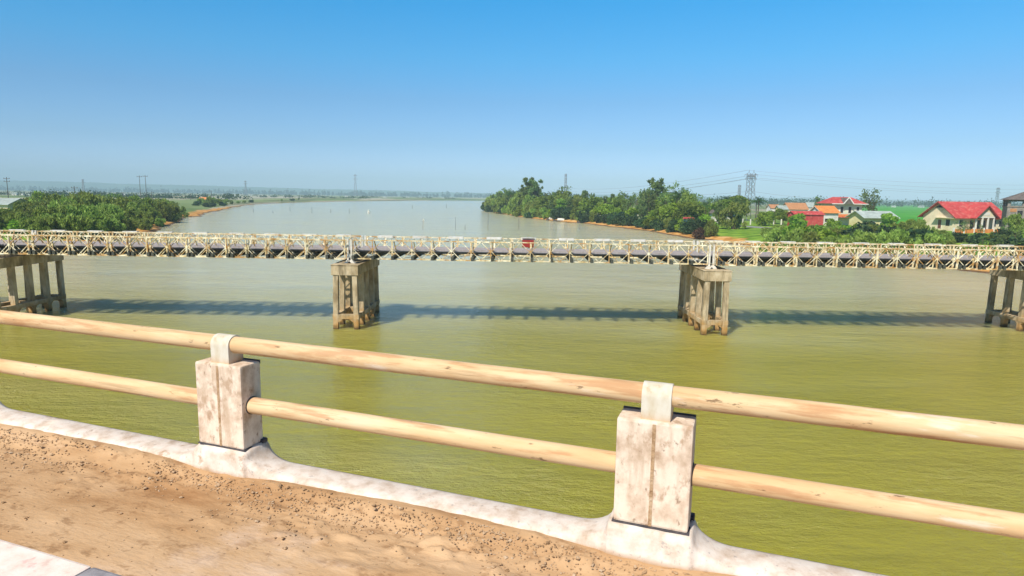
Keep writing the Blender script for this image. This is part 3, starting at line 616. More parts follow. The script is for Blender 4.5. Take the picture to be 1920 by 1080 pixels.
def add_open(t, kind, face, a, z, w_, h_, L=0, Wd=0, y=0):
    mt = 'door_brown' if kind == 'door' else 'opening_dark'
    if face == 'f':
        o = MB().box(a, a+w_, y-.04, y+.05, z, z+h_).build(kind, mt, t)
        MB().box(a-.1, a, y-.08, y+.05, z, z+h_).box(a+w_, a+w_+.1, y-.08, y+.05, z, z+h_).box(a-.1, a+w_+.1, y-.08, y+.05, z+h_, z+h_+.1).build('frame', 'trim_white', o)
    else:
        o = MB().box(-.04, .05, a, a+w_, z, z+h_).build(kind, mt, t)
        MB().box(-.08, .05, a-.1, a, z, z+h_).box(-.08, .05, a+w_, a+w_+.1, z, z+h_).box(-.08, .05, a-.1, a+w_+.1, z+h_, z+h_+.1).build('frame', 'trim_white', o)

# large cream house with red roof
p = atY(1790, 428, 172); gz0 = 3.45
h1 = gable_house('red_roofed_house', 'large cream single-storey house with bright red gabled roof and porch at right', 'house', (p.x, 172, gz0), R(12), 15.6, 10.5, 3.5, 3.6, 'wall_cream', 'roof_red', 1.0,
    [('window', 'f', 1.2, .7, 1.2, 1.7), ('window', 'f', 12.0, .8, 1.0, 1.7), ('window', 'f', 14.0, .8, .9, 1.6), ('window', 's', 1.6, .8, 1.3, 1.7), ('door', 's', 4.3, 0, 1.1, 2.4)], 'door_brown')
# porch with its own small gable
MB().prism([(4.2, 3.5), (10.2, 3.5), (7.2, 6.2)], 'y', -2.2, -2.0).build('porch_gable', 'wall_cream', h1)
MB().prism([(3.5, 2.95), (7.2, 6.25), (10.9, 2.95), (10.9, 3.15), (7.2, 6.5), (3.5, 3.15)], 'y', -2.9, 4.6).build('porch_roof', 'roof_red', h1)
MB().box(4.2, 10.2, -2.2, -1.9, 3.1, 3.5).build('porch_beam', 'trim_white', h1)
for q in (4.4, 6.3, 8.1, 10.0): MB().box(q-.16, q+.16, -2.2, -1.9, -.5, 3.1).build('column', 'trim_white', h1)
MB().box(4.0, 10.4, -2.6, 0, -1, .12).build('porch_floor', 'roof_brown', h1)
for q in (4.7, 6.8, 8.5): MB().box(q, q+1.0, -.05, .05, .1, 2.4).build('door', 'opening_dark', h1)
MB().box(6.0, 8.4, -2.24, -2.16, 3.75, 4.6).build('gable_window', 'trim_white', h1)
MB().prism([(3.7, 5.6), (6.8, 5.6), (5.25, 6.5)], 'x', -.06, .02).build('gable_vent', 'opening_dark', h1)
MB().box(-1.3, -.002, -.3, 6.2, 2.85, 3.0).build('awning', 'wall_cream', h1)
p = atY(1812, 430, 160)
wl = thing('garden_wall', 'low orange brick garden wall in front of the large red roofed house', 'wall', (p.x, 162, 2.9), R(12))
MB().box(-2, 13, 0, .2, -.5, 1.0).build('wall', 'roof_orange', wl)
for q in range(6): MB().box(-2+q*3-.15, -2+q*3+.15, -.08, .28, -.5, 1.35).build('pillar', 'trim_white', wl)

# two-storey house
Y = 205; a = atY(1562, 400, Y); b_ = atY(1617, 400, Y); L = b_.x-a.x; zt = atY(1590, 382, Y).z; base = 3.1
h2 = thing('two_storey_house', 'pale two-storey house with red hipped roof and small front gable', 'house', (a.x, Y, base), R(3))
hh = zt-base; MB().box(0, L, 0, 8, -1, hh).build('wall', 'wall_pale_green', h2)
MB().add([(-1.2, -1.2, hh), (L+1.2, -1.2, hh), (L+1.2, 9.2, hh), (-1.2, 9.2, hh), (1.6, 4, hh+2.1), (L-1.6, 4, hh+2.1)], [(0, 1, 5, 4), (1, 2, 5), (2, 3, 4, 5), (3, 0, 4), (3, 2, 1, 0)]).build('roof', 'roof_red', h2)
MB().box(-1.25, L+1.25, -1.3, -1.22, hh-.18, hh+.06).build('fascia', 'trim_white', h2)
gx = L*.42; MB().prism([(gx-1.5, hh), (gx+1.5, hh), (gx, hh+1.9)], 'y', -1.6, 3).build('front_gable', 'roof_dark', h2)
MB().bar((gx-1.7, -1.66, hh-.1), (gx, -1.66, hh+2.0), .1, .28).bar((gx+1.7, -1.66, hh-.1), (gx, -1.66, hh+2.0), .1, .28).build('barge_board', 'trim_white', h2)
for q in (.30, .58, .86): add_open(h2, 'window', 'f', L*q-.5, hh-2.9, .9, 1.9)
MB().box(-1, L+3, -2.6, -.02, hh-4.3, hh-4.1).build('awning', 'roof_red', h2)
MB().box(-.6, -.3, -2.4, -2.1, -.5, hh-4.3).box(L*.5, L*.5+.3, -2.4, -2.1, -.5, hh-4.3).box(L+2.5, L+2.8, -2.4, -2.1, -.5, hh-4.3).build('columns', 'trim_white', h2)
MB().box(-.8, L+1, -1.0, -.9, hh-4.1, hh-3.3).build('balcony_rail', 'roof_orange', h2)

def simple(name, label, cat, px0, px1, ye, yr, Y, wall, roof, Wd=6, over=.5, base=3.1, openings=(), trim=None, rz=0):
    a = atY(px0, ye, Y); b_ = atY(px1, ye, Y); zr = atY((px0+px1)/2, yr, Y+Wd/2).z; hw = a.z-base
    return gable_house(name, label, cat, (a.x, Y, base), rz, b_.x-a.x, Wd, hw, max(zr-a.z, .6), wall, roof, over, openings, trim)
simple('orange_roofed_house', 'small house with bright orange tiled roof left of the two-storey house', 'house', 1541, 1576, 398, 387, 197, 'wall_white', 'roof_orange', 6, .5, openings=[('window', 'f', 1.2, 1, .9, 1.0), ('window', 's', 2, 1, 1, 1)], trim='trim_white', rz=R(10))
simple('brown_roofed_house', 'long low house with faded orange-brown roof far behind the red shed', 'house', 1479, 1515, 392, 381, 300, 'wall_cream', 'roof_brown', 8, .4, openings=[('window', 'f', 1.5, .8, 1.2, 1.2), ('door', 'f', 4.5, 0, 1, 2.0), ('window', 'f', 6.4, .8, 1.2, 1.2)])
simple('red_metal_shed', 'low red sheet-metal shed behind the white post fence', 'shed', 1490, 1547, 402, 397, 190, 'roof_red', 'roof_red', 4, .3, rz=R(4))
simple('grey_roofed_house', 'low yellow house under a broad grey sheet roof in front of the two-storey house', 'house', 1622, 1684, 407, 397, 178, 'wall_yellow', 'roof_grey', 7, .8, openings=[('door', 'f', 2, 0, 1, 1.8), ('window', 'f', 4.5, .6, 1, 1), ('window', 'f', 7.2, .6, 1, 1)], rz=R(6))
simple('far_white_house', 'small pale roofed house between the brown roof and the dark narrow tree', 'house', 1516, 1531, 388, 380, 330, 'wall_white', 'roof_grey', 6, .4, openings=[('window', 'f', 1.2, .8, 1, 1)])
simple('far_pink_house', 'small distant house with dull pink roof right of the garden palms', 'house', 1446, 1462, 390, 384, 330, 'wall_white', 'roof_brown', 6, .4, openings=[('window', 'f', 1.2, .8, 1, 1)])
simple('pale_roofed_hut', 'small hut with pale roof left of the orange-brown roofed house', 'hut', 1462, 1477, 392, 386, 280, 'wall_yellow', 'roof_grey', 5, .4, openings=[('window', 'f', 1.0, .8, .8, .8)])
# white gabled hut: its gable faces the camera
Y = 215; a = atY(1340, 402, Y); b_ = atY(1368, 402, Y); wv = b_.x-a.x
hg = gable_house('white_hut', 'small white hut with its gable facing the river, left of the big pylon', 'hut', (a.x, Y+6, 3.0), R(-90), 6, wv, 3.0, 1.9, 'wall_white', 'roof_dark', .5, [('window', 's', 1.2, 1, .8, .9), ('door', 's', 3.0, 0, .9, 1.9)])
hg.rotation_euler = (0, 0, R(90)); hg.location = (b_.x, Y, 3.0)
a = atY(1366, 410, 205); hb = thing('blue_shed', 'small pale blue flat-roofed shed beside the white hut', 'shed', (a.x, 205, 3.0), 0)
MB().box(0, 1.8, 0, 2, -.5, 2.4).build('wall', 'wall_white', hb); MB().box(-.3, 2.3, -.4, 2.4, 2.42, 2.58).build('roof', 'blue_sheet', hb); MB().box(.5, 1.2, -.03, .05, 0, 1.8).build('door', 'blue_sheet', hb)
a = atY(1285, 410, 180); hb = thing('blue_shelter', 'tiny red and blue shelter half hidden in the bank shrubs', 'shelter', (a.x, 180, 2.6), 0)
MB().box(0, 2.2, 0, 1.6, 0, 2.2).build('wall', 'blue_sheet', hb); MB().prism([(-.3, 2.22), (2.5, 2.22), (2.3, 2.7), (-.1, 2.7)], 'y', -.3, 1.9).build('roof', 'roof_red', hb)
# unfinished tower house at the frame's right edge
Y = 160; a = atY(1889, 388, Y); zf = lambda yy: atY(1900, yy, Y).z; base = 3.2
ht = thing('unfinished_tower_house', 'unfinished grey brick house with open upper floor and dark hipped roof', 'house', (a.x, Y, base), R(-30))
z1 = zf(393)-base; z2 = zf(388)-base; z3 = zf(374.5)-base; z4 = zf(358)-base; Wt = 8
MB().box(0, Wt, 0, Wt, -1, z2).build('wall', 'wall_block', ht)
MB().box(-.15, Wt+.15, -.15, Wt+.15, z2, z2+.25).build('floor_slab', 'wall_block', ht)
for (cx, cy) in ((0, 0), (2.9, 0), (5.2, 0), (Wt-.6, 0), (0, Wt-.6), (Wt-.6, Wt-.6), (0, 3.6)): MB().box(cx, cx+.6, cy, cy+.6, z2+.25, z3-.02).build('column', 'wall_block', ht)
MB().box(-.1, Wt+.1, -.1, Wt+.1, z3-.4, z3).build('ring_beam', 'roof_dark', ht)
MB().add([(-.9, -.9, z3), (Wt+.9, -.9, z3), (Wt+.9, Wt+.9, z3), (-.9, Wt+.9, z3), (Wt/2-.3, Wt/2, z4), (Wt/2+.3, Wt/2, z4)], [(0, 1, 5, 4), (1, 2, 5), (2, 3, 4, 5), (3, 0, 4), (3, 2, 1, 0)]).build('roof', 'roof_dark', ht)
for q in (2.1, 5): MB().box(q, q+1, -.05, .05, z2-2.1, z2-.9).build('window', 'opening_dark', ht)
MB().box(.6, 1.9, -.06, .05, z2-1.2, z2-.4).build('brick_patch', 'roof_brown', ht)
MB().box(Wt-2.0, Wt+.3, -.4, -.02, -1, z2-.3).build('rendered_bay', 'wall_white', ht)
# left bank huts
simple('grey_roofed_hut', 'grey-green roofed hut at the left edge behind the thicket', 'hut', -50, 14, 382, 372, 170, 'wall_cream', 'roof_grey', 8, .6, 3.0, [('door', 'f', 4, 0, 1, 2)])
simple('pale_flat_shed', 'long pale roofed shed right of the grey-green hut', 'shed', 20, 42, 383, 380, 205, 'wall_cream', 'wall_white', 4, .4, 3.0, [('door', 'f', 1, 0, 1, 1.6)])
simple('yellow_farmhouse', 'yellow walled farmhouse in the fields beyond the far left clump', 'house', 372, 385, 375, 370, 640, 'wall_yellow', 'roof_orange', 7, .4, 3.0, [('window', 'f', 2, 1, 1, 1)])
# far farmsteads on the plain
fh = None
spots = [(60, 700), (95, 820), (140, 900), (178, 2000), (205, 1000), (235, 1100), (262, 760), (300, 1500), (340, 2300), (420, 1700), (432, 2400), (446, 900), (470, 1300), (505, 1500), (534, 1800), (575, 1600), (612, 2000), (650, 1750), (700, 1900), (722, 1650), (764, 1750), (790, 1900), (830, 1800), (1676, 1000), (1728, 1020), (30, 760), (12, 840), (45, 800)]
for n_, (px, Y) in enumerate(spots):
    p = atY(px, 380, Y); lab = f'tiny pale farm building on the hazy plain, {nth(n_+1)} of the scattered ones'
    if fh is None:
        fh = thing('farm_building', lab, 'farm building', (0, 0, 0), 0, 'scattered farm buildings on the plain')
        MB().box(-4, 4, -3, 3, -.5, 3.2).prism([(-3, 3.2), (3, 3.2), (0, 4.7)], 'x', -4, 4).build('wall', 'wall_white', fh)
        MB().prism([(-3.6, 2.95), (0, 4.75), (3.6, 2.95), (3.6, 3.15), (0, 4.97), (-3.6, 3.15)], 'x', -4.4, 4.4).build('roof', 'roof_grey', fh)
        MB().box(-.5, .5, -3.05, -2.9, 0, 2.1).build('door', 'opening_dark', fh); o = fh
    else: o = copy_tree(fh); o['label'] = lab
    o.location = (p.x, Y, gz(p.x, Y)-.05); o.rotation_euler = (0, 0, random.uniform(-.6, .6)); k = random.uniform(.5, .85)*(.75+Y/5000); o.scale = (k*random.uniform(.8, 1.5), k, k*.9)

# fence of white posts and the lane
prev = None; n_ = 0
for px in np.linspace(1364, 1566, 15):
    p = atY(float(px), 414, 214-(px-1364)*.09); n_ += 1; zz = gz(p.x, p.y)
    lab = f'short white concrete fence post on the grass below the pylon, {nth(n_)} from the left'
    if prev is None:
        post0 = MB().box(-.16, .16, -.16, .16, -.5, 1.75).add([(-.16, -.16, 1.75), (.16, -.16, 1.75), (.16, .16, 1.75), (-.16, .16, 1.75), (0, 0, 1.9)], [(0, 1, 4), (1, 2, 4), (2, 3, 4), (3, 0, 4)]).build('fence_post', 'trim_white'); o = post0
    else: o = post0.copy(); COL.objects.link(o)
    tag(o, lab, 'fence post', 'white posts of the village fence'); o.location = (p.x, p.y, zz); prev = p
a = atY(1392, 419, 198); b_ = atY(1446, 422, 186); ln = MB().add([(a.x, a.y-2, gz(a.x, a.y)+.28), (b_.x, b_.y-2, gz(b_.x, b_.y)+.28), (b_.x, b_.y+3, gz(b_.x, b_.y)+.30), (a.x, a.y+3, gz(a.x, a.y)+.30),
      (a.x, a.y-2, gz(a.x, a.y)-.5), (b_.x, b_.y-2, gz(b_.x, b_.y)-.5), (b_.x, b_.y+3, gz(b_.x, b_.y)-.5), (a.x, a.y+3, gz(a.x, a.y)-.5)], [(0, 1, 2, 3), (4, 7, 6, 5), (0, 4, 5, 1), (1, 5, 6, 2), (2, 6, 7, 3), (3, 7, 4, 0)]).build('road', 'road_grey'); tag(ln, kind='structure')

# ------------------------------------------------------------ pylons, poles, wires
def pylon(name, label, loc, h, bw, tw, arms, mat='metal_grey', memb=.16, group=None, secs=9, rz=0.2):
    t = thing(name, label, 'pylon', loc, rz, group); m = MB(); lv = [h*(1-(1-i/secs)**1.0) for i in range(secs+1)]
    def wd(z): f = z/h; return (bw+(tw-bw)*min(1, f*1.5))/2 if f < .667 else tw/2
    cs = lambda z: [(sx*wd(z), sy*wd(z), z) for sx, sy in ((-1, -1), (1, -1), (1, 1), (-1, 1))]
    for i in range(4):
        for a_, b2 in zip(lv, lv[1:]): m.bar(cs(a_)[i], cs(b2)[i], memb)
    m.build('leg_frame', mat, t); m = MB()
    for k, (a_, b2) in enumerate(zip(lv, lv[1:])):
        A_, B_ = cs(a_), cs(b2)
        for i in range(4):
            j = (i+1) % 4
            m.bar(A_[i], B_[j], memb*.55)
            if k % 2: m.bar(B_[i], B_[j], memb*.55)
            if k > secs*.5: m.bar(A_[j], B_[i], memb*.55)
    m.build('bracing', mat, t)
    for (z, hw) in arms:
        m = MB(); w2 = wd(z)
        for sg in (-1, 1):
            m.bar((0, -w2, z), (sg*hw, 0, z), memb*.7).bar((0, w2, z), (sg*hw, 0, z), memb*.7).bar((sg*w2, 0, z+.8), (sg*hw, 0, z), memb*.6).bar((sg*hw, 0, z), (sg*hw, 0, z-.7), memb*.6)
        m.build('crossarm', mat, t)
    return t
def px_pylon(px, ytop, ybase, Y, **k):
    p = atY(px, ytop, Y); z0 = gz(p.x, Y)-.2; return (p.x, Y, z0), p.z-z0
l_, h_ = px_pylon(1409, 325, 412, 238)
P1 = pylon('lattice_pylon', 'large grey steel lattice pylon standing between palms on the right bank', l_, h_, 4.2, 2.1, [(h_*.97, 2.6), (h_*.90, 2.2)], memb=.13, secs=9)
for sx in (-1, 1): MB().bar((sx*.95, 0, h_), (sx*.95, 0, h_+1.2), .14).build('peak', 'metal_grey', P1)
MB().box(-1.2, 1.2, -1.1, 1.1, h_*.93, h_*.955).build('platform', 'metal_grey', P1)
P1top = Vector(l_)+Vector((0, 0, h_))
far_p = []
for (px, yt, yb, Y, bw, nm, lab) in [(1061, 326, 372, 600, 1.6, 'communications_mast', 'slim hazy mast rising behind the wooded point'), (666, 327, 372, 1500, 8, 'lattice_pylon', 'hazy lattice pylon on the far river bank, left of the point'),
        (460, 339, 370, 1500, 6, 'lattice_pylon', 'faint lattice pylon on the plain right of the twin wooden poles'), (155, 336, 364, 1300, 5, 'lattice_pylon', 'faint pylon above the left bank thicket'), (1872, 352, 385, 600, 4, 'lattice_pylon', 'faint pylon between the red roofed house and the tower house'), (1387, 347, 372, 500, 1.6, 'lattice_pylon', 'small faint pylon just left of the large lattice pylon')]:
    l_, h_ = px_pylon(px, yt, yb, Y); far_p.append((l_, h_))
    pylon(nm, lab, l_, h_, bw, bw*.35 if bw > 3 else bw*.9, [(h_*.95, bw*.6), (h_*.8, bw*.75)] if bw > 3 else [(h_*.97, .9)], memb=.12*max(1, Y/320), secs=10, group='far pylons' if nm == 'lattice_pylon' else None)
def pole(label, px, yt, Y, arms=1, twin=0):
    p = atY(px, yt, Y); z0 = gz(p.x, Y)-.3; h = p.z-z0; t = thing('utility_pole', label, 'utility pole', (p.x, Y, z0), .1, 'utility poles on the left plain'); k = max(1, Y/420)
    MB().tube([(0, 0, 0), (0, 0, h)], [.2*k, .13*k], 8).build('pole', 'wood_pole', t)
    for i in range(arms): MB().box(-1.5*k, 1.5*k, -.1*k, .1*k, h-.9-i*1.4, h-.7-i*1.4).box(-1.35*k, -1.2*k, -.06, .06, h-.7-i*1.4, h-.3-i*1.4).box(1.2*k, 1.35*k, -.06, .06, h-.7-i*1.4, h-.3-i*1.4).build('crossarm', 'wood_pole', t)
    return t, p
pole('left one of the twin tall poles with crossarms behind the left thicket', 261, 329, 400)
pole('right one of the twin tall poles with crossarms behind the left thicket', 272, 328, 395)
pole('tall dark pole at the left edge of the plain', 12, 332, 330, 2)
pole('short dark pole with crossarm poking out of the left thicket', 139, 349, 300)
pole('small thin pole on the plain right of the twin poles', 357, 362, 600)
pole('tiny pole above the far clump of bushes', 396, 357, 700)
pole('tiny pole among the fields right of the twin poles', 284, 359, 560)
pole('tiny pole among the fields left of the twin poles', 231, 360, 600)
def wire(label, a, b, sag, rad=.024, n=40):
    a = Vector(a); b = Vector(b); pts = [a.lerp(b, i/n)-Vector((0, 0, sag*4*(i/n)*(1-i/n))) for i in range(n+1)]
    o = MB().tube(pts, rad, 4).build('power_line', 'metal_grey'); tag(o, label, 'power line', 'overhead power lines from the large pylon')
e1 = atY(1990, 338, 300); 
for k, (dz, sx, yend, yl) in enumerate([(1.1, -1, 346, 352), (-.4, 1, 354, 358), (-1.6, 1, 361, 362), (-1.9, -1, 366, 366)]):
    s_ = P1top+Vector((sx*1.5, 0, dz)); w_ = nth(k+1)
    wire(f'thin overhead wire running right from the large pylon, {w_} from the top', s_, atY(2000, yend, 330), 2.0)
    wire(f'thin overhead wire running left from the large pylon, {w_} from the top', s_, atY(1063, yl, 590), 3.5, .04)
wire('slack lower wire from mid-height of the large pylon to the village', P1top-Vector((0, 0, 6.4)), atY(1640, 375, 215), .9, .03)
wire('slack lower wire from mid-height of the large pylon towards the wooded point', P1top-Vector((0, 0, 6.4)), atY(1240, 364, 280), .8, .03)

# ------------------------------------------------------------ stakes, buoys, boats in the river
def on_water(px, py):
    d = ray(px, py); t = -CH/d[2]; return Vector((d[0]*t, d[1]*t, 0))
st0 = None
for n_, (px, yb, yt) in enumerate([(793, 431, 410), (854, 431, 407), (915, 432, 399), (973, 431, 409), (1033, 431, 416), (1086, 431, 420), (655, 400, 391), (585, 400, 389), (544, 396, 388), (512, 400, 395), (475, 398, 391), (773, 391, 384), (837, 390, 382), (620, 399, 392), (872, 431, 421)]):
    p = on_water(px, yb); h = atY(px, yt, p.y).z; rad = .042*max(1, p.y/170); lab = f'thin dark fishing stake standing upright in the open river, {nth(n_+1)} of the stakes'
    if st0 is None: st0 = MB().tube([(0, 0, -1/3), (.01, 0, .5), (0, 0, 1)], [1, .9, .7], 6).build('fishing_stake', 'wood_pole'); o = st0
    else: o = st0.copy(); COL.objects.link(o)
    tag(o, lab, 'stake', 'fishing stakes in the river'); o.location = p; o.scale = (rad, rad, h); o.rotation_euler = (random.uniform(-.03, .03), random.uniform(-.03, .03), 0)
def buoy(px, yb, h, lab):
    p = on_water(px, yb); t = thing('white_marker', lab, 'buoy', p, 0, 'white markers on the river')
    MB().tube([(0, 0, -.3), (0, 0, h*.2), (0, 0, h*.55), (0, 0, h*.7)], [h*.22, h*.25, h*.18, h*.05], 10).build('float', 'bright_paint', t, True); MB().tube([(0, 0, h*.6), (0, 0, h)], h*.04, 6).build('mast', 'bright_paint', t)
buoy(691, 400, 2.2, 'white marker float alone in the wide far river'); buoy(794, 415, 1.2, 'white float tied beside a stake near the bridge')
def boat(px, Y_, L, lab, tarp, rz):
    p = on_water(px, Y_); t = thing('wooden_boat', lab, 'boat', (p.x, p.y, .0), rz, 'small boats moored under the wooded bank'); n = 9; V = []; Fc = []
    for i in range(n):
        u = -1+2*i/(n-1); wv = .75*(1-abs(u)**2.6)+.05; zt = .55+.35*u*u
        V += [(u*L/2, -wv, zt), (u*L/2, -wv*.5, -.15), (u*L/2, wv*.5, -.15), (u*L/2, wv, zt), (u*L/2, wv-.08, zt), (u*L/2, wv*.45, .02), (u*L/2, -wv*.45, .02), (u*L/2, -wv+.08, zt)]
    for i in range(n-1):
        for k in range(8): Fc.append((i*8+k, i*8+(k+1) % 8, i*8+8+(k+1) % 8, i*8+8+k))
    MB().add(V, Fc).build('hull', 'wood_pole', t)
    if tarp: MB().prism([(-.72, .5), (-.6, 1.1), (0, 1.45), (.6, 1.1), (.72, .5)], 'x', -L*.22, L*.2).build('canopy', 'bright_paint', t, False, .03)
boat(1052, 415.5, 7, 'dark boat with a white canopy moored at the bank', True, R(-8)); boat(1034, 413.5, 5, 'shorter boat with a white canopy left of its neighbour', True, R(20)); boat(975, 403.5, 6, 'low dark boat without a canopy near the tip of the point', False, R(-15)); boat(1093, 418.5, 5, 'small dark open boat right of the canopied boats', False, R(-12))
p = on_water(948, 397); o = thing('notice_board', 'small white board on legs at the water near the point', 'sign', (p.x, p.y+3, .3), .1)
MB().box(-1.3, 1.3, -.05, .05, .5, 1.6).build('board', 'bright_paint', o); MB().box(-1, -.9, -.04, .04, -.6, .5).build('leg', 'wood_pole', o); MB().box(.9, 1, -.04, .04, -.6, .5).build('leg', 'wood_pole', o)

# ------------------------------------------------------------ the old truss bridge
TN, TF = 49.3, 53.9; ZB = 5.26; PL = 3.048; TH = 1.52
def panel_mb(double, back=False):
    m = MB(); h = TH; c = .04
    for off in ((0, .46) if double else (0,)):
        for z in (c, h-c): m.box(0, PL, off-.05, off+.05, z-c, z+c)
        for x, w_ in ((.035, .06), (PL/2, .06), (PL-.035, .06)): m.box(x-w_/2, x+w_/2, off-.04, off+.04, c*2, h-c*2)
        q = [PL*.25, PL*.75]
        for xq in q:
            for xv in (xq-PL*.25, xq+PL*.25):
                s = .07 if xv > xq else -.07
                for z in (c*2, h-c*2): m.bar((xq+s*.4, off, z), (min(max(xv-s, .07), PL-.07), off, h/2+(-.03 if z < h/2 else .03)), .045, .045, (0, 1, 0))
        m.box(PL/2-.09, PL/2+.09, off-.045, off+.045, h/2-.08, h/2+.08)
        m.box(.0, .08, off-.06, off+.06, h/2-.09, h/2+.06); m.box(PL-.08, PL, off-.06, off+.06, h/2-.09, h/2+.06)
    if double:
        for x in (.35, PL-.35): m.bar((x, 0, h-.02), (x, .46, h-.02), .05); m.bar((x, 0, h-.1), (x+.3, .46, h-.1), .04)
        m.bar((PL/2, 0, .1), (PL/2, .46, h-.15), .045); m.bar((PL/2, .46, .1), (PL/2, 0, h-.15), .045)
    return m
def plank_mb(): return MB().box(.9, 2.15, -.16, .16, TH+.002, TH+.06).box(.9, 2.15, -.16, -.12, TH-.12, TH+.002)
pan_mesh = {d: panel_mb(d).mesh('truss_panel', 'truss_paint') for d in (False, True)}
plk = plank_mb().mesh('top_plate', 'bright_paint')
trm = MB().box(-.10, .10, TN-.66, TF+.66, .05, .09).box(-.10, .10, TN-.66, TF+.66, .29, .33).box(-.03, .03, TN-.66, TF+.66, .09, .29).box(-.10, .10, TN-.65, TN-.61, .09, .29).mesh('transom', 'transom_dark')
def raker(side, dbl):
    m = MB(); y = TN if side < 0 else TF; s = 1 if side < 0 else -1; y0 = y+s*(.5 if dbl else .08)
    return m.bar((0, y+s*1.15, .36), (0, y0, TH-.12), .07).mesh('raker', 'truss_paint')
def child(name, me, parent, loc=(0, 0, 0), rot=None, sc=None):
    o = bpy.data.objects.new(name, me); COL.objects.link(o); o.parent = parent; o.location = loc
    if rot: o.rotation_euler = rot
    if sc: o.scale = sc
    return o
GS = 'spans of the old truss bridge'
SPANS = [(-68.5, True, 'rusty double-truss bridge span at the extreme left over the bank'), (-40.60, True, 'rusty cream double-truss bridge span from the left pier to the next'), (-12.70, False, 'lighter single-truss middle span of the old steel bridge, red board on it'),
         (15.25, True, 'rusty cream double-truss bridge span right of the middle span'), (43.15, True, 'rusty double-truss bridge span at the extreme right edge')]
rk = {(s, d): raker(s, d) for s in (-1, 1) for d in (True, False)}
for x0, dbl, lab in SPANS:
    s = thing('bridge_span', lab, 'bridge span', (x0, 0, ZB), 0, GS); L = 9*PL
    for k in range(9):
        child('truss_panel', pan_mesh[dbl], s, (k*PL, TN-(.46 if dbl else 0), 0)); child('truss_panel', pan_mesh[dbl], s, (k*PL, TF, 0))
        child('top_plate', plk, s, (k*PL+random.uniform(-.1, .1), TF+(.46 if dbl else 0), 0))
        for dx in (.14, PL/2+.14):
            child('transom', trm, s, (k*PL+dx, 0, 0))
            if dbl: child('transom', trm, s, (k*PL+dx+.34, 0, 0))
            child('raker', rk[(-1, dbl)], s, (k*PL+dx, 0, 0)); child('raker', rk[(1, dbl)], s, (k*PL+dx, 0, 0))
    for y in (TN, TF):
        for xe in (-.10, L+.10):
            o = MB().box(xe-.06, xe+.06, y-.09, y+.09, -.08, TH+.03).build('end_post', 'bright_paint', s)
            MB().prism([(xe-.28, -.30), (xe+.28, -.30), (xe+.08, -.06), (xe-.08, -.06)], 'y', y-.22, y+.22).build('bearing', 'bright_paint', s)
    MB().box(-.15, L+.15, TN+.75, TF-.75, .58, .66).build('deck', 'deck_planks', s)
    m = MB()
    for q in range(7): yy = TN+.85+q*(TF-TN-1.7)/6; m.box(-.15, L+.15, yy-.07, yy+.07, .45, .58)
    m.build('stringers', 'stringer_dark', s)
    MB().box(-.1, L+.1, TN+.80, TN+.98, .662, .80).box(-.1, L+.1, TF-.98, TF-.80, .662, .76).build('wheel_guard', 'deck_planks', s)
    m = MB()
    for k in range(9): m.bar((k*PL+.2, TN+.2, .06), (k*PL+PL-.1, TF-.2, .06), .03).bar((k*PL+.2, TF-.2, .03), (k*PL+PL-.1, TN+.2, .03), .03)
    m.build('sway_bracing', 'truss_paint', s)
p = atY(990, 457, TF-.3); o = thing('red_sign_box', 'red box with white lid hanging inside the middle span of the truss', 'sign box', (p.x, TF-.32, ZB), 0)
MB().box(-.48, .48, -.14, .14, .80, 1.42).build('box', 'red_paint', o, bevel=.02); MB().box(-.5, .5, -.16, .16, 1.56, 1.61).build('lid', 'bright_paint', o); MB().bar((-.44, 0, .86), (.44, 0, 1.36), .05, .32).build('stripe', 'trim_white', o); MB().box(-.5, -.45, -.04, .04, 1.42, 1.56).box(.45, .5, -.04, .04, 1.42, 1.56).build('bracket', 'bright_paint', o)

# piers
def post_mb(x, y, z0, z1, w=.46, lean=(0, 0)):
    m = MB(); h = w/2; lx, ly = lean
    return m.add([(x+sx*h+lx, y+sy*h+ly, z0) for sx, sy in ((-1, -1), (1, -1), (1, 1), (-1, 1))]+[(x+sx*h, y+sy*h, z1) for sx, sy in ((-1, -1), (1, -1), (1, 1), (-1, 1))], [(0, 3, 2, 1), (4, 5, 6, 7), (0, 1, 5, 4), (1, 2, 6, 5), (2, 3, 7, 6), (3, 0, 4, 7)])
PIERS = [(-68.7, 'leftmost concrete pier near the left bank'), (-40.7, 'dark concrete pier of ten posts at the left edge of the view'), (-13.0, 'lattice-like concrete pier under the left end of the middle span'), (15.15, 'lattice-like concrete pier under the right end of the middle span, lit brightest'), (42.0, 'dark concrete pier of ten posts at the right edge of the view'), (70.8, 'rightmost concrete pier on the right bank')]
ZC = ZB-.30; PW = .72; Y0, Y1 = 48.15, 55.25
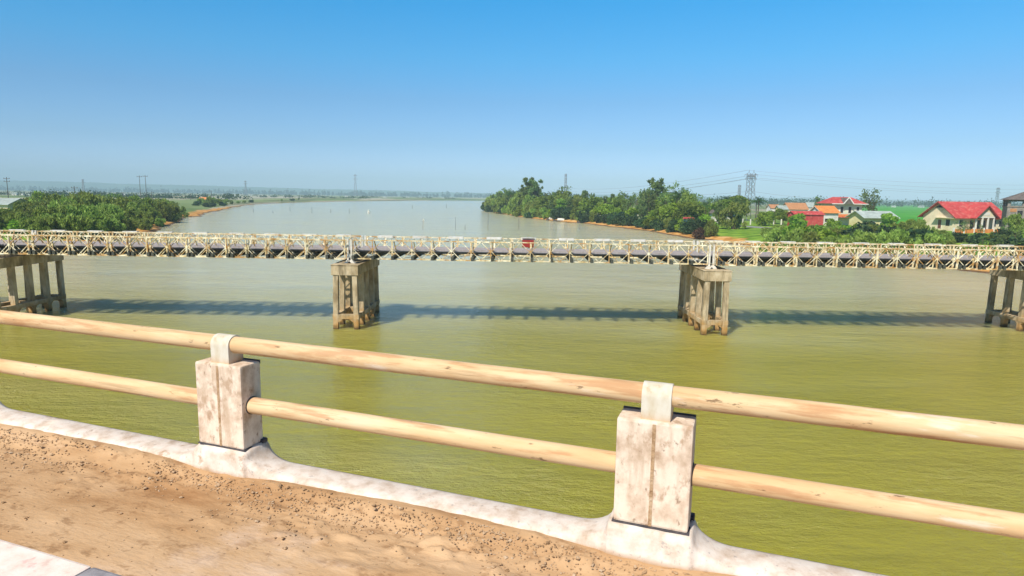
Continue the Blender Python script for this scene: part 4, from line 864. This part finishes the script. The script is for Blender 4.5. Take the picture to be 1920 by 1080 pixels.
for X0, lab in PIERS:
    t = thing('bridge_pier', lab, 'pier', (X0, 0, 0), 0, 'concrete piers of the old bridge')
    MB().box(-1.02, 1.02, Y0-.26, Y1+.26, ZC-.80, ZC-.06).box(-1.06, 1.06, Y0-.30, Y1+.30, ZC-.06, ZC).build('cap_beam', 'pier_concrete', t, bevel=.02)
    ys = [Y0+(Y1-Y0)*k/4 for k in range(5)]
    for k, y in enumerate(ys):
        for sx in (-1, 1):
            pm_ = post_mb(sx*PW, y, -1.5, ZC-.80, .38, (sx*.10, 0)); x_ = sx*(PW+.08); zt_ = .98
            if k < 4: pm_.prism([(y+.12, zt_-.48), (y+.12, zt_-.19), (y+.45, zt_-.19)], 'x', x_-.17, x_+.17)
            if k > 0: pm_.prism([(y-.12, zt_-.48), (y-.45, zt_-.19), (y-.12, zt_-.19)], 'x', x_-.17, x_+.17)
            pm_.build('post', 'pier_concrete', t, bevel=.02)
    m = MB(); ZT = .98
    for sx in (-1, 1): m.box(sx*(PW+.08)-.20, sx*(PW+.08)+.20, Y0-.2, Y1+.2, ZT-.20, ZT+.16)
    m.build('tie_beam', 'pier_concrete', t, bevel=.02)
    for y in (ys[0], ys[2], ys[4]): MB().box(-PW+.13, PW-.13, y-.19, y+.19, ZT-.19, ZT+.15).prism([(-PW+.1, ZT-.5), (-PW+.1, ZT-.18), (-PW+.5, ZT-.18)], 'y', y-.17, y+.17).prism([(PW-.1, ZT-.5), (PW-.5, ZT-.18), (PW-.1, ZT-.18)], 'y', y-.17, y+.17).build('cross_tie', 'pier_concrete', t)


# ------------------------------------------------------------ the road bridge we look from
BA = -.3451                                     # direction of its parapet
def loc(s, y, z): return (math.cos(BA)*s-math.sin(BA)*y, math.sin(BA)*s+math.cos(BA)*y, z)
ZW = 8.330; ZKT = 8.426; YK0, YK1 = 3.160, 3.385; POSTS = [-3.221+2.835*(k-4) for k in range(8)]; YR = 3.262; ZB0 = 8.548; S0, S1 = -17.5, 9.5
slab = thing('road_bridge', 'concrete road bridge deck carrying the dusty walkway', 'bridge', loc(0, 0, 0), BA)
MB().box(-60, 60, -9, YK1-.02, 7.75, 7.98).build('deck', 'deck_concrete', slab)
for y_ in (-6.5, -2.2, 2.2): MB().box(-60, 60, y_-.25, y_+.25, 6.9, 7.75).build('girder', 'deck_concrete', slab)
MB().box(-60, 60, -8.9, 1.70, 7.985, 8.14).build('carriageway', 'asphalt', slab); slab.location = (0, 0, 0)
# dirt covered walkway, real relief
ss = np.arange(S0, S1, .022); yy = np.concatenate([np.linspace(1.98, 2.75, 34), np.linspace(2.75, 3.185, 30)[1:]]); SS, YY = np.meshgrid(ss, yy)
kd = YK0-YY; pile = np.exp(-((kd-.02)/.13)**2)*.075*(.75+.5*fbm(SS*1.1, YY*3, 3, 21))*(1-.55*sum(np.exp(-((SS-p_)/.38)**2) for p_ in POSTS)); zone = np.clip(1.25-kd/.55, 0, 1)*np.clip(kd/.05, 0, 1)
cl = np.maximum(fbm(SS*9, YY*16, 3, 31)-.52, 0)*.11*zone*np.clip((fbm(SS*.8, YY*2, 2, 41)-.30)*4, .15, 1.3)
ZZ = ZW+pile+cl+(fbm(SS*1.2, YY*2, 3, 51)-.5)*.009+np.maximum(fbm(SS*6, YY*10, 2, 61)-.62, 0)*.04; ZZ = np.minimum(ZZ, ZKT-.012)
dw = grid_mesh('pavement', np.stack([SS, YY, ZZ], -1), None, MATS['walkway_dirt']); dw.rotation_euler = (0, 0, BA); tag(dw, kind='structure')
o = MB().box(S0, S1, 2.0, YK0+.02, 7.985, 8.26).build('walkway_base', 'deck_concrete', slab)
# parapet kerb with flares at the posts
def ktop(s):
    z = np.full_like(s, 0.0)
    for p_ in POSTS:
        d = np.abs(s-p_); u = np.clip((d-.215)/.20, 0, 1); z = np.maximum(z, np.where(d < .215, .119, .119*(1-np.sqrt(np.maximum(0, 1-(1-u)**2)))))
    return ZKT+z
sk = np.unique(np.concatenate([np.arange(S0, S1, .02)]+[p_+np.linspace(-.5, .5, 61) for p_ in POSTS])); zt = ktop(sk)
prof = []
nz = fbm(sk*6, sk*0+1, 4, 71)*.010-.005+np.maximum(fbm(sk*5, sk*0+7, 4, 73)-.60, 0)*.22; fl = np.clip((zt-ZKT)/.119, 0, 1)
cols = [(YK0-.012-fl*.012, 8.10+0*sk), (YK0-.008-fl*.012, zt-.035), (YK0+.004+nz*.6-fl*.012, zt-.010), (YK0+.03+nz, zt), (YK0+.12, zt+.003+nz*.2), (YK1-.03, zt), (YK1-.004, zt-.01), (YK1, zt-.035), (YK1+.0*sk, 7.60+0*sk)]
G_ = np.stack([np.stack([sk, c[0]+0*sk, c[1]+0*sk], -1) for c in cols], 0)
kb = grid_mesh('parapet_kerb', G_, None, MATS['kerb_paint'], smooth=False); kb.rotation_euler = (0, 0, BA); tag(kb, 'whitewashed concrete kerb with flared feet running under the pipe railing', 'kerb')
# posts
def make_post():
    t = thing('railing_post', '', 'railing post', (0, 0, 0), BA, 'concrete posts of the pipe railing'); zb = 0; ht = .564
    o = MB().box(-.192, .192, -.092, .092, 0, ht).build('block', 'post_paint', t, bevel=.014)
    MB().box(-.009, .009, -.0940, -.0895, .004, ht-.012).build('joint', 'clod', o)
    MB().box(-.198, .198, -.096, .104, -.005, .001).build('base_pad', 'dark_joint', t)
    MB().box(.15, .212, .06, .112, -.008, .022).build('corner_clip', 'dark_joint', t, bevel=.008)
    MB().box(-.189, .189, .078, .0945, ht-.02, ht+.006).build('top_plate', 'dark_joint', t)
    # collar: stub with rounded head holding the top rail
    pts = [(-.066, .0), (-.067, .12)]+[(-.067*math.cos(a_), .123+.066*math.sin(a_)) for a_ in np.linspace(.15, math.pi-.15, 14)]+[(.067, .12), (.066, .0)]
    MB().prism(pts, 'x', -.075, .075).build('collar', 'collar_paint', t, bevel=.004).location = (0, 0, ht-.006)
    for sg in (-1, 1): MB().tube([(sg*.188, 0, .282), (sg*.1955, 0, .282)], .060, 20).build('sleeve', 'dark_joint', t)
    return t
names = {2: 'railing post at the extreme left, mostly outside the view', 3: 'left whitewashed railing post with dark clip at its foot', 4: 'right whitewashed railing post with cracked front and dark top rim', 5: 'railing post just beyond the right edge of the view'}
names = {i: None for i in range(8)}
t0 = None
for i, sp in enumerate(POSTS):
    lab = {3: 'railing post at the extreme left whose foot just shows', 4: 'left whitewashed railing post with dark clip at its foot', 5: 'right whitewashed railing post with streaked front and dark top rim'}.get(i, f'whitewashed railing post beyond the view, {nth(i+1)} along the railing')
    if t0 is None: t0 = make_post(); o = t0
    else: o = copy_tree(t0)
    o['label'] = lab; o.location = loc(sp, YR, ZB0); o.rotation_euler = (0, 0, BA)
for z_, lab in ((9.231, 'upper cream painted pipe rail with rust patches along the road bridge'), (8.830, 'lower cream painted pipe rail passing through the concrete posts')):
    n = 240; pts = [(S0+(S1-S0)*i/n, YR, 0) for i in range(n+1)]
    o = MB().tube(pts, .055, 28).build('pipe_rail', 'rail_paint', None, True); o.location = (0, 0, z_); o.rotation_euler = (0, 0, BA); tag(o, lab, 'rail', 'pipe rails of the road bridge')
# roadside kerb with painted lengths
rk_ = thing('roadside_kerb', 'worn pinkish white and grey painted kerb between road and walkway', 'kerb', (0, 0, 0), BA)
s = -13.72; k = 0
while s < 8:
    L = 1.2; s_end = s+L
    MB().box(s+.002, s_end-.002, 1.72, 2.035, 8.0, 8.405).build('painted_length', 'road_kerb_paint' if k % 2 == 0 else 'road_kerb_grey', rk_, bevel=.018); s = s_end; k += 1
# clods and stones lying on the dirt
CN = fbm((np.arange(240)/20)[:, None]*1.1+np.zeros((1, 30)), (np.arange(30)/20)[None, :]*3+np.zeros((240, 1)), 3, 77)
m = MB()
ico = [(0, 0, 1), (.9, 0, .4), (.28, .85, .4), (-.72, .53, .4), (-.72, -.53, .4), (.28, -.85, .4), (.72, .53, -.3), (-.28, .85, -.3), (-.9, 0, -.3), (-.28, -.85, -.3), (.72, -.53, -.3), (0, 0, -.7)]
icf = [(0, 1, 2), (0, 2, 3), (0, 3, 4), (0, 4, 5), (0, 5, 1), (1, 6, 2), (2, 6, 7), (2, 7, 3), (3, 7, 8), (3, 8, 4), (4, 8, 9), (4, 9, 5), (5, 9, 10), (5, 10, 1), (1, 10, 6), (6, 11, 7), (7, 11, 8), (8, 11, 9), (9, 11, 10), (10, 11, 6)]
for i in range(9000):
    s = random.uniform(-9, 2.5); u = abs(random.gauss(0, .20)) if random.random() < .93 else random.uniform(0, 1.1); y = YK0-.05-u
    if y < 2.08: continue
    if CN[int((s+9)*20), int((y-2)*20)] < .47 and random.random() < .85: continue
    r_ = random.choice([.003, .0035, .004, .005, .0065, .011 if random.random() < .3 else .005]); zi = float(ZZ[min(len(yy)-1, int(np.searchsorted(yy, y))), min(len(ss)-1, int((s-S0)/.022))])
    jit = [random.uniform(.7, 1.3) for _ in ico]; an = random.random()*6.28; ca, sa = math.cos(an), math.sin(an)
    m.add([(s+r_*j*(v[0]*ca*1.3-v[1]*sa), y+r_*j*(v[0]*sa*1.3+v[1]*ca), zi+r_*.35+r_*j*v[2]*.7) for v, j in zip(ico, jit)], icf)
o = m.build('soil_clods', 'clod'); o.rotation_euler = (0, 0, BA); tag(o, 'loose brown clods and grit strewn along the kerb on the walkway', 'loose soil', None, 'stuff')

# ------------------------------------------------------------ haze
hz = MB().box(-7200, 7200, -350, 7200, -3.5, 190).build('haze', 'trim_white'); hz.data.materials.clear()
m = bpy.data.materials.new('haze'); m.use_nodes = True; t = m.node_tree; t.nodes.clear(); pv = N(t, 'ShaderNodeVolumePrincipled'); pv.inputs['Color'].default_value = (.68, .95, 1, 1); pv.inputs['Density'].default_value = 2.6e-4; pv.inputs['Anisotropy'].default_value = -.2
oo = N(t, 'ShaderNodeOutputMaterial'); t.links.new(pv.outputs[0], oo.inputs['Volume']); hz.data.materials.append(m); tag(hz, 'pale blue summer haze over the plain', 'haze', None, 'stuff')
